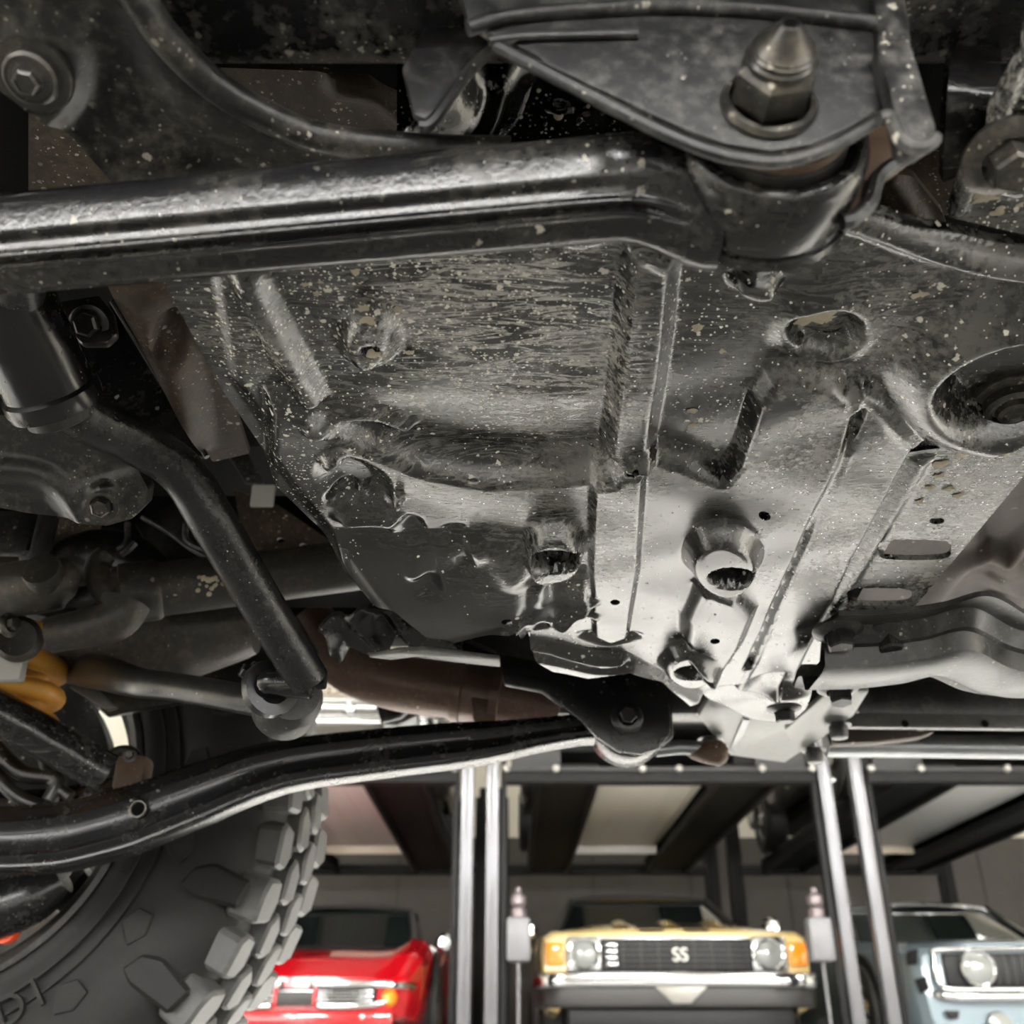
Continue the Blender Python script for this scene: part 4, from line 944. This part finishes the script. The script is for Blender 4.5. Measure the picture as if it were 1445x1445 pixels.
def lamp(R, x, y, z, r, ring='chrome', deep=.05):
    o = MB().lathe([(r*1.0, .03), (r*1.16, .0), (r*1.12, -.02), (r*.98, -.012), (r*.95, 0)], (x, y, z), (0, 1, 0), 32).build('headlight_ring', M[ring], R)
    MB().lathe([(0, -.03), (r*.4, -.026), (r*.75, -.014), (r*.98, .0)], (x, y, z), (0, 1, 0), 32).build('headlight_lens', M['lens'], o)
def bumper(R, pts, hz, dy, name='bumper', mat='chrome'):
    s = [(math.copysign(abs(math.cos(t))**.6, math.cos(t))*hz, math.copysign(abs(math.sin(t))**.7, math.sin(t))*dy) for t in np.linspace(0, 2*math.pi, 20, endpoint=False)]
    return MB().tube(curve(pts, 6), 1.0, sect=s, up=(0, 0, 1)).build(name, M[mat], R)
def mirror(R, x, y, z):
    s = 1 if x > 0 else -1
    MB().lathe([(0, -.05), (.05, -.045), (.075, -.01), (.075, .01), (.06, .02), (0, .02)], (x, y, z), (0, 1, 0), 18).build('wing_mirror', M['chrome'], R)
    MB().tube([(x-s*.03, y+.02, z-.16), (x, y+.01, z-.04)], .012, 8).build('mirror_stalk', M['chrome'], R)
# --- yellow muscle coupe
def yellow_car():
    R = empty('muscle_coupe', (1.115, 7.5, 0)); tag(R, 'pale yellow coupe with black hood stripes and double S badge', 'car', 'parked classic cars')
    st = [(0, .895, .34, .775, .80, .01), (.06, .915, .31, .80, .83, .015), (.35, .93, .28, .825, .885, .02), (1.0, .94, .26, .86, .90, .02), (1.5, .945, .26, .87, .90, .02), (3.0, .95, .26, .88, .9, .02), (4.6, .92, .28, .86, .88, .02), (5.0, .86, .36, .80, .82, .01)]
    b = body(st, R, M['yellow'])
    S = np.array(st)
    for s in (-1, 1):
        A = [[(s*xx, y, np.interp(y, S[:, 0], S[:, 4])+.006) for xx in (.07, .12, .18, .24)] for y in np.linspace(.0, 1.3, 14)]
        g = MB().grid(np.array(A)); g.build('hood_stripe', M['grille'], b)
    for x in (-.34, 0, .34):
        A = [[(x+q*.055, y, np.interp(y, S[:, 0], S[:, 4])+.012+.045*math.sin(min(1, max(0, (y-.2)/.6))*math.pi/2)*(1-q*q)) for q in np.linspace(-1, 1, 7)] for y in np.linspace(.15, 1.25, 12)]
        MB().grid(np.array(A)).build('hood_bulge', M['yellow'], b)
    cabin(R, M['yellow'], 1.30, .905, .74, 1.95, 1.23, .585, 3.1, 1.25, 3.9, .93, .72, M['gunmetal'])
    gr = MB().box((0, .0, .655), (1.04, .05, .21), .01).build('grille', M['grille'], R)
    for z in (.585, .62, .655, .69, .725): MB().box((0, -.03, z), (1.02, .012, .008), .002).build('grille_bar', M['gunmetal'], gr)
    for x in np.linspace(-.48, .48, 9): MB().box((x, -.028, .655), (.008, .01, .19), .002).build('grille_bar', M['gunmetal'], gr)
    for z in (.762, .548): MB().box((0, -.03, z), (1.06, .02, .014), .004).build('grille_trim', M['chrome'], gr)
    for z in (.60, .64, .68, .72): MB().box((-.44, -.036, z), (.07, .01, .022), .004).build('grille_glint', M['chrome'], gr)
    me = text_mesh('SS', .12, .012); me.shade_flat()
    o = link('badge', me, M['white'], gr); o.matrix_local = Matrix.Translation(Vector((0.02, -.048, .655))) @ Matrix.Rotation(math.pi/2, 4, 'X')
    for s in (-1, 1):
        bz = MB().box((s*.625, -.01, .655), (.245, .04, .245), .03).build('headlight_bezel', M['chrome'], R)
        lamp(bz, s*.625, -.035, .66, .088)
        am = MB().box((s*.825, -.005, .665), (.12, .05, .15), .015).build('marker_lamp', M['amber'], R)
    bumper(R, [(-.94, .30, .50), (-.93, .08, .50), (-.85, -.06, .50), (-.5, -.10, .505), (0, -.11, .505), (.5, -.10, .505), (.85, -.06, .50), (.93, .08, .50), (.94, .30, .50)], .048, .03)
    bumper(R, [(-.93, .3, .40), (-.91, .08, .40), (-.83, -.05, .40), (-.5, -.085, .40), (.5, -.085, .40), (.83, -.05, .40), (.91, .08, .40), (.93, .3, .40)], .065, .02, 'bumper_face', 'gunmetal')
    MB().prism([(-.19, -.125, .475), (.19, -.125, .475), (.06, -.125, .36), (-.06, -.125, .36)], (0, .012, 0), .004).build('plate_holder', M['boltw'], R)
    MB().box((0, .05, .26), (1.5, .2, .16), .03).build('valance', M['grille'], R)
    mirror(R, -.99, 1.35, .93); mirror(R, .99, 1.35, .96)
    for s in (-1, 1): wheel(R, s*.93, .95); wheel(R, s*.93, 3.95)
yellow_car()
def red_car():
    R = empty('roadster', (-1.43, 7.45, 0)); tag(R, 'red roadster with chrome nose bumpers and amber lamps', 'car', 'parked classic cars')
    st = [(0, .66, .30, .50, .52, .005), (.08, .74, .26, .535, .56, .01), (.3, .81, .24, .66, .66, .03), (.65, .85, .23, .76, .735, .05), (1.1, .86, .22, .79, .775, .05), (1.5, .84, .22, .78, .79, .03), (2.2, .83, .22, .78, .79, .02), (2.9, .90, .22, .84, .80, .05), (3.5, .90, .24, .84, .79, .04), (4.4, .78, .34, .70, .68, .01)]
    b = body(st, R, M['red'])
    cabin(R, M['grille'], 1.40, .80, .62, 1.85, 1.13, .55, 2.7, 1.15, 3.2, .85, .6, M['gunmetal'])
    gr = MB().box((0, .0, .405), (1.06, .05, .105), .02).build('grille', M['grille'], R)
    for z in (.375, .395, .415, .435): MB().box((0, -.028, z), (1.02, .012, .008), .002).build('grille_bar', M['chrome'], gr)
    for s in (-1, 1):
        bumper(R, [(s*.10, -.02, .475), (s*.14, -.06, .475), (s*.4, -.055, .475), (s*.62, -.02, .472), (s*.72, .06, .47), (s*.76, .2, .47)], .022, .018)
        bumper(R, [(s*.16, -.05, .345), (s*.4, -.05, .345), (s*.56, -.03, .36), (s*.62, .0, .40)], .016, .014, 'lower_trim')
        MB().box((s*.13, -.05, .41), (.03, .04, .14), .01).build('bumper_guard', M['red'], R)
        MB().lathe([(0, -.03), (.03, -.028), (.05, -.01), (.055, .01)], (s*.615, -.005, .395), (0, 1, 0), 20).build('turn_lamp', M['amber'], R)
        mirror(R, s*.89, 1.45, .84); wheel(R, s*.87, .85, .33); wheel(R, s*.9, 3.3, .33)
    MB().box((-.0, -.06, .39), (.24, .02, .08), .006).build('number_plate', M['gunmetal'], R)
    MB().box((0, .06, .27), (1.3, .2, .10), .03).build('valance', M['red'], R)
    for x in (-.4, .0, .45): MB().lathe([(0, -.02), (.015, -.015), (.02, .01)], (x, -.05, .28), (0, 1, 0), 12).build('valance_stud', M['chrome'], R)
red_car()
def silver_car():
    R = empty('fastback', (3.56, 7.5, 0)); tag(R, 'silver blue fastback with round lamps set inside its grille', 'car', 'parked classic cars')
    st = [(0, .79, .18, .68, .735, .005), (.06, .84, .16, .70, .755, .01), (.35, .89, .15, .745, .79, .02), (1.0, .91, .15, .80, .82, .03), (1.5, .91, .15, .82, .83, .03), (3.0, .92, .16, .84, .85, .03), (4.5, .86, .3, .82, .82, .01)]
    b = body(st, R, M['silver'])
    cabin(R, M['silver'], 1.35, .835, .74, 1.95, 1.16, .60, 2.8, 1.18, 4.2, .86, .70, M['chrome'])
    gr = MB().box((0, -.01, .565), (1.30, .04, .21), .02).build('grille', M['grille'], R)
    for x in np.linspace(-.36, .36, 13): MB().box((x, -.034, .565), (.012, .012, .19), .002).build('grille_bar', M['gunmetal'], gr)
    for s in (-1, 1):
        lamp(gr, s*.44, -.06, .575, .105)
        MB().prism([(s*.80, .0, .70), (s*.86, .06, .68), (s*.865, .07, .60), (s*.82, .01, .60)], (0, -.03, 0), .006).build('corner_vent', M['grille'], R)
        MB().prism([(s*.78, .0, .53), (s*.84, .05, .51), (s*.82, .04, .42), (s*.77, .0, .45)], (0, -.03, 0), .006).build('corner_vent', M['grille'], R)
        MB().prism([(s*.60, -.02, .32), (s*.70, -.02, .32), (s*.68, -.02, .27), (s*.62, -.02, .27)], (0, -.02, 0), .006).build('lower_vent', M['grille'], R)
        MB().lathe([(0, -.03), (.07, -.025), (.08, .0)], (s*.35, -.02, .24), (0, 1, 0), 20).build('driving_lamp', M['lens'], R)
        wheel(R, s*.92, .95, .33); wheel(R, s*.92, 3.7, .33); mirror(R, s*.95, 1.4, .9)
    bumper(R, [(-.70, -.02, .66), (-.66, -.04, .69), (0, -.05, .70), (.66, -.04, .69), (.70, -.02, .66)], .016, .014, 'grille_surround')
    bumper(R, [(-.70, -.02, .66), (-.715, -.03, .56), (-.70, -.05, .47), (-.62, -.07, .445), (0, -.08, .445), (.62, -.07, .445), (.70, -.05, .47), (.715, -.03, .56), (.70, -.02, .66)], .018, .016, 'grille_surround')
    bumper(R, [(-.74, .02, .42), (-.6, -.07, .40), (0, -.09, .40), (.6, -.07, .40), (.74, .02, .42)], .026, .02)
silver_car()
def upper_car(x, label, mat, gname, full):
    R = empty('raised_car', (x, 7.35, BZ+.11)); tag(R, label, 'car', 'cars on the upper lift decks')
    st = [(0, .86, .36, .78, .80, .01), (.06, .88, .33, .80, .82, .01), (.5, .9, .3, .85, .86, .02), (1.5, .92, .3, .9, .9, .02), (3.4, .92, .3, .9, .9, .02), (4.3, .86, .36, .8, .82, .01)]
    b = body(st, R, mat)
    cabin(R, mat, 1.3, .9, .7, 1.9, 1.3, .58, 3.0, 1.3, 3.6, .95, .66, M['gunmetal'])
    gr = MB().box((0, -.005, .66), (1.0, .04, .17), .01).build('grille', M[gname], R)
    for z in np.linspace(.59, .73, 5): MB().box((0, -.03, z), (.98, .01, .008), .002).build('grille_bar', M['gunmetal'], gr)
    for q in np.linspace(-.46, .46, 15): MB().box((q, -.03, .66), (.008, .01, .16), .002).build('grille_bar', M['gunmetal'], gr)
    for s in (-1, 1):
        lamp(R, s*.66, -.02, .66, .095); wheel(R, s*.90, .8, .31); wheel(R, s*.90, 3.4, .31)
        MB().lathe([(0, -.09), (.035, -.08), (.05, -.03), (.05, .04)], (s*.25, -.08, .45), (0, 1, 0), 16).build('bumper_guard', M['chrome'], R)
    bumper(R, [(-.9, .2, .48), (-.86, .0, .48), (-.5, -.09, .48), (0, -.11, .48), (.5, -.09, .48), (.86, .0, .48), (.9, .2, .48)], .05, .03, mat='chrome' if full else 'gunmetal')
    bumper(R, [(-.9, .2, .37), (-.86, .0, .37), (-.5, -.08, .37), (0, -.10, .37), (.5, -.08, .37), (.86, .0, .37), (.9, .2, .37)], .04, .025, 'bumper_lower', 'chrome' if full else 'gunmetal')
    MB().box((0, 2.1, .27), (1.4, 3.6, .08), .03).build('underside', M['grille'], R)
upper_car(-1.43, 'cream car with chrome bumper parked on the upper deck above the red car', M['cream'], 'beige', True)
upper_car(1.0, 'dark car parked on the upper deck above the yellow car', M['maroon'], 'grille', False)
upper_car(3.48, 'dark car parked on the upper deck above the silver blue car', M['maroon'], 'grille', False)
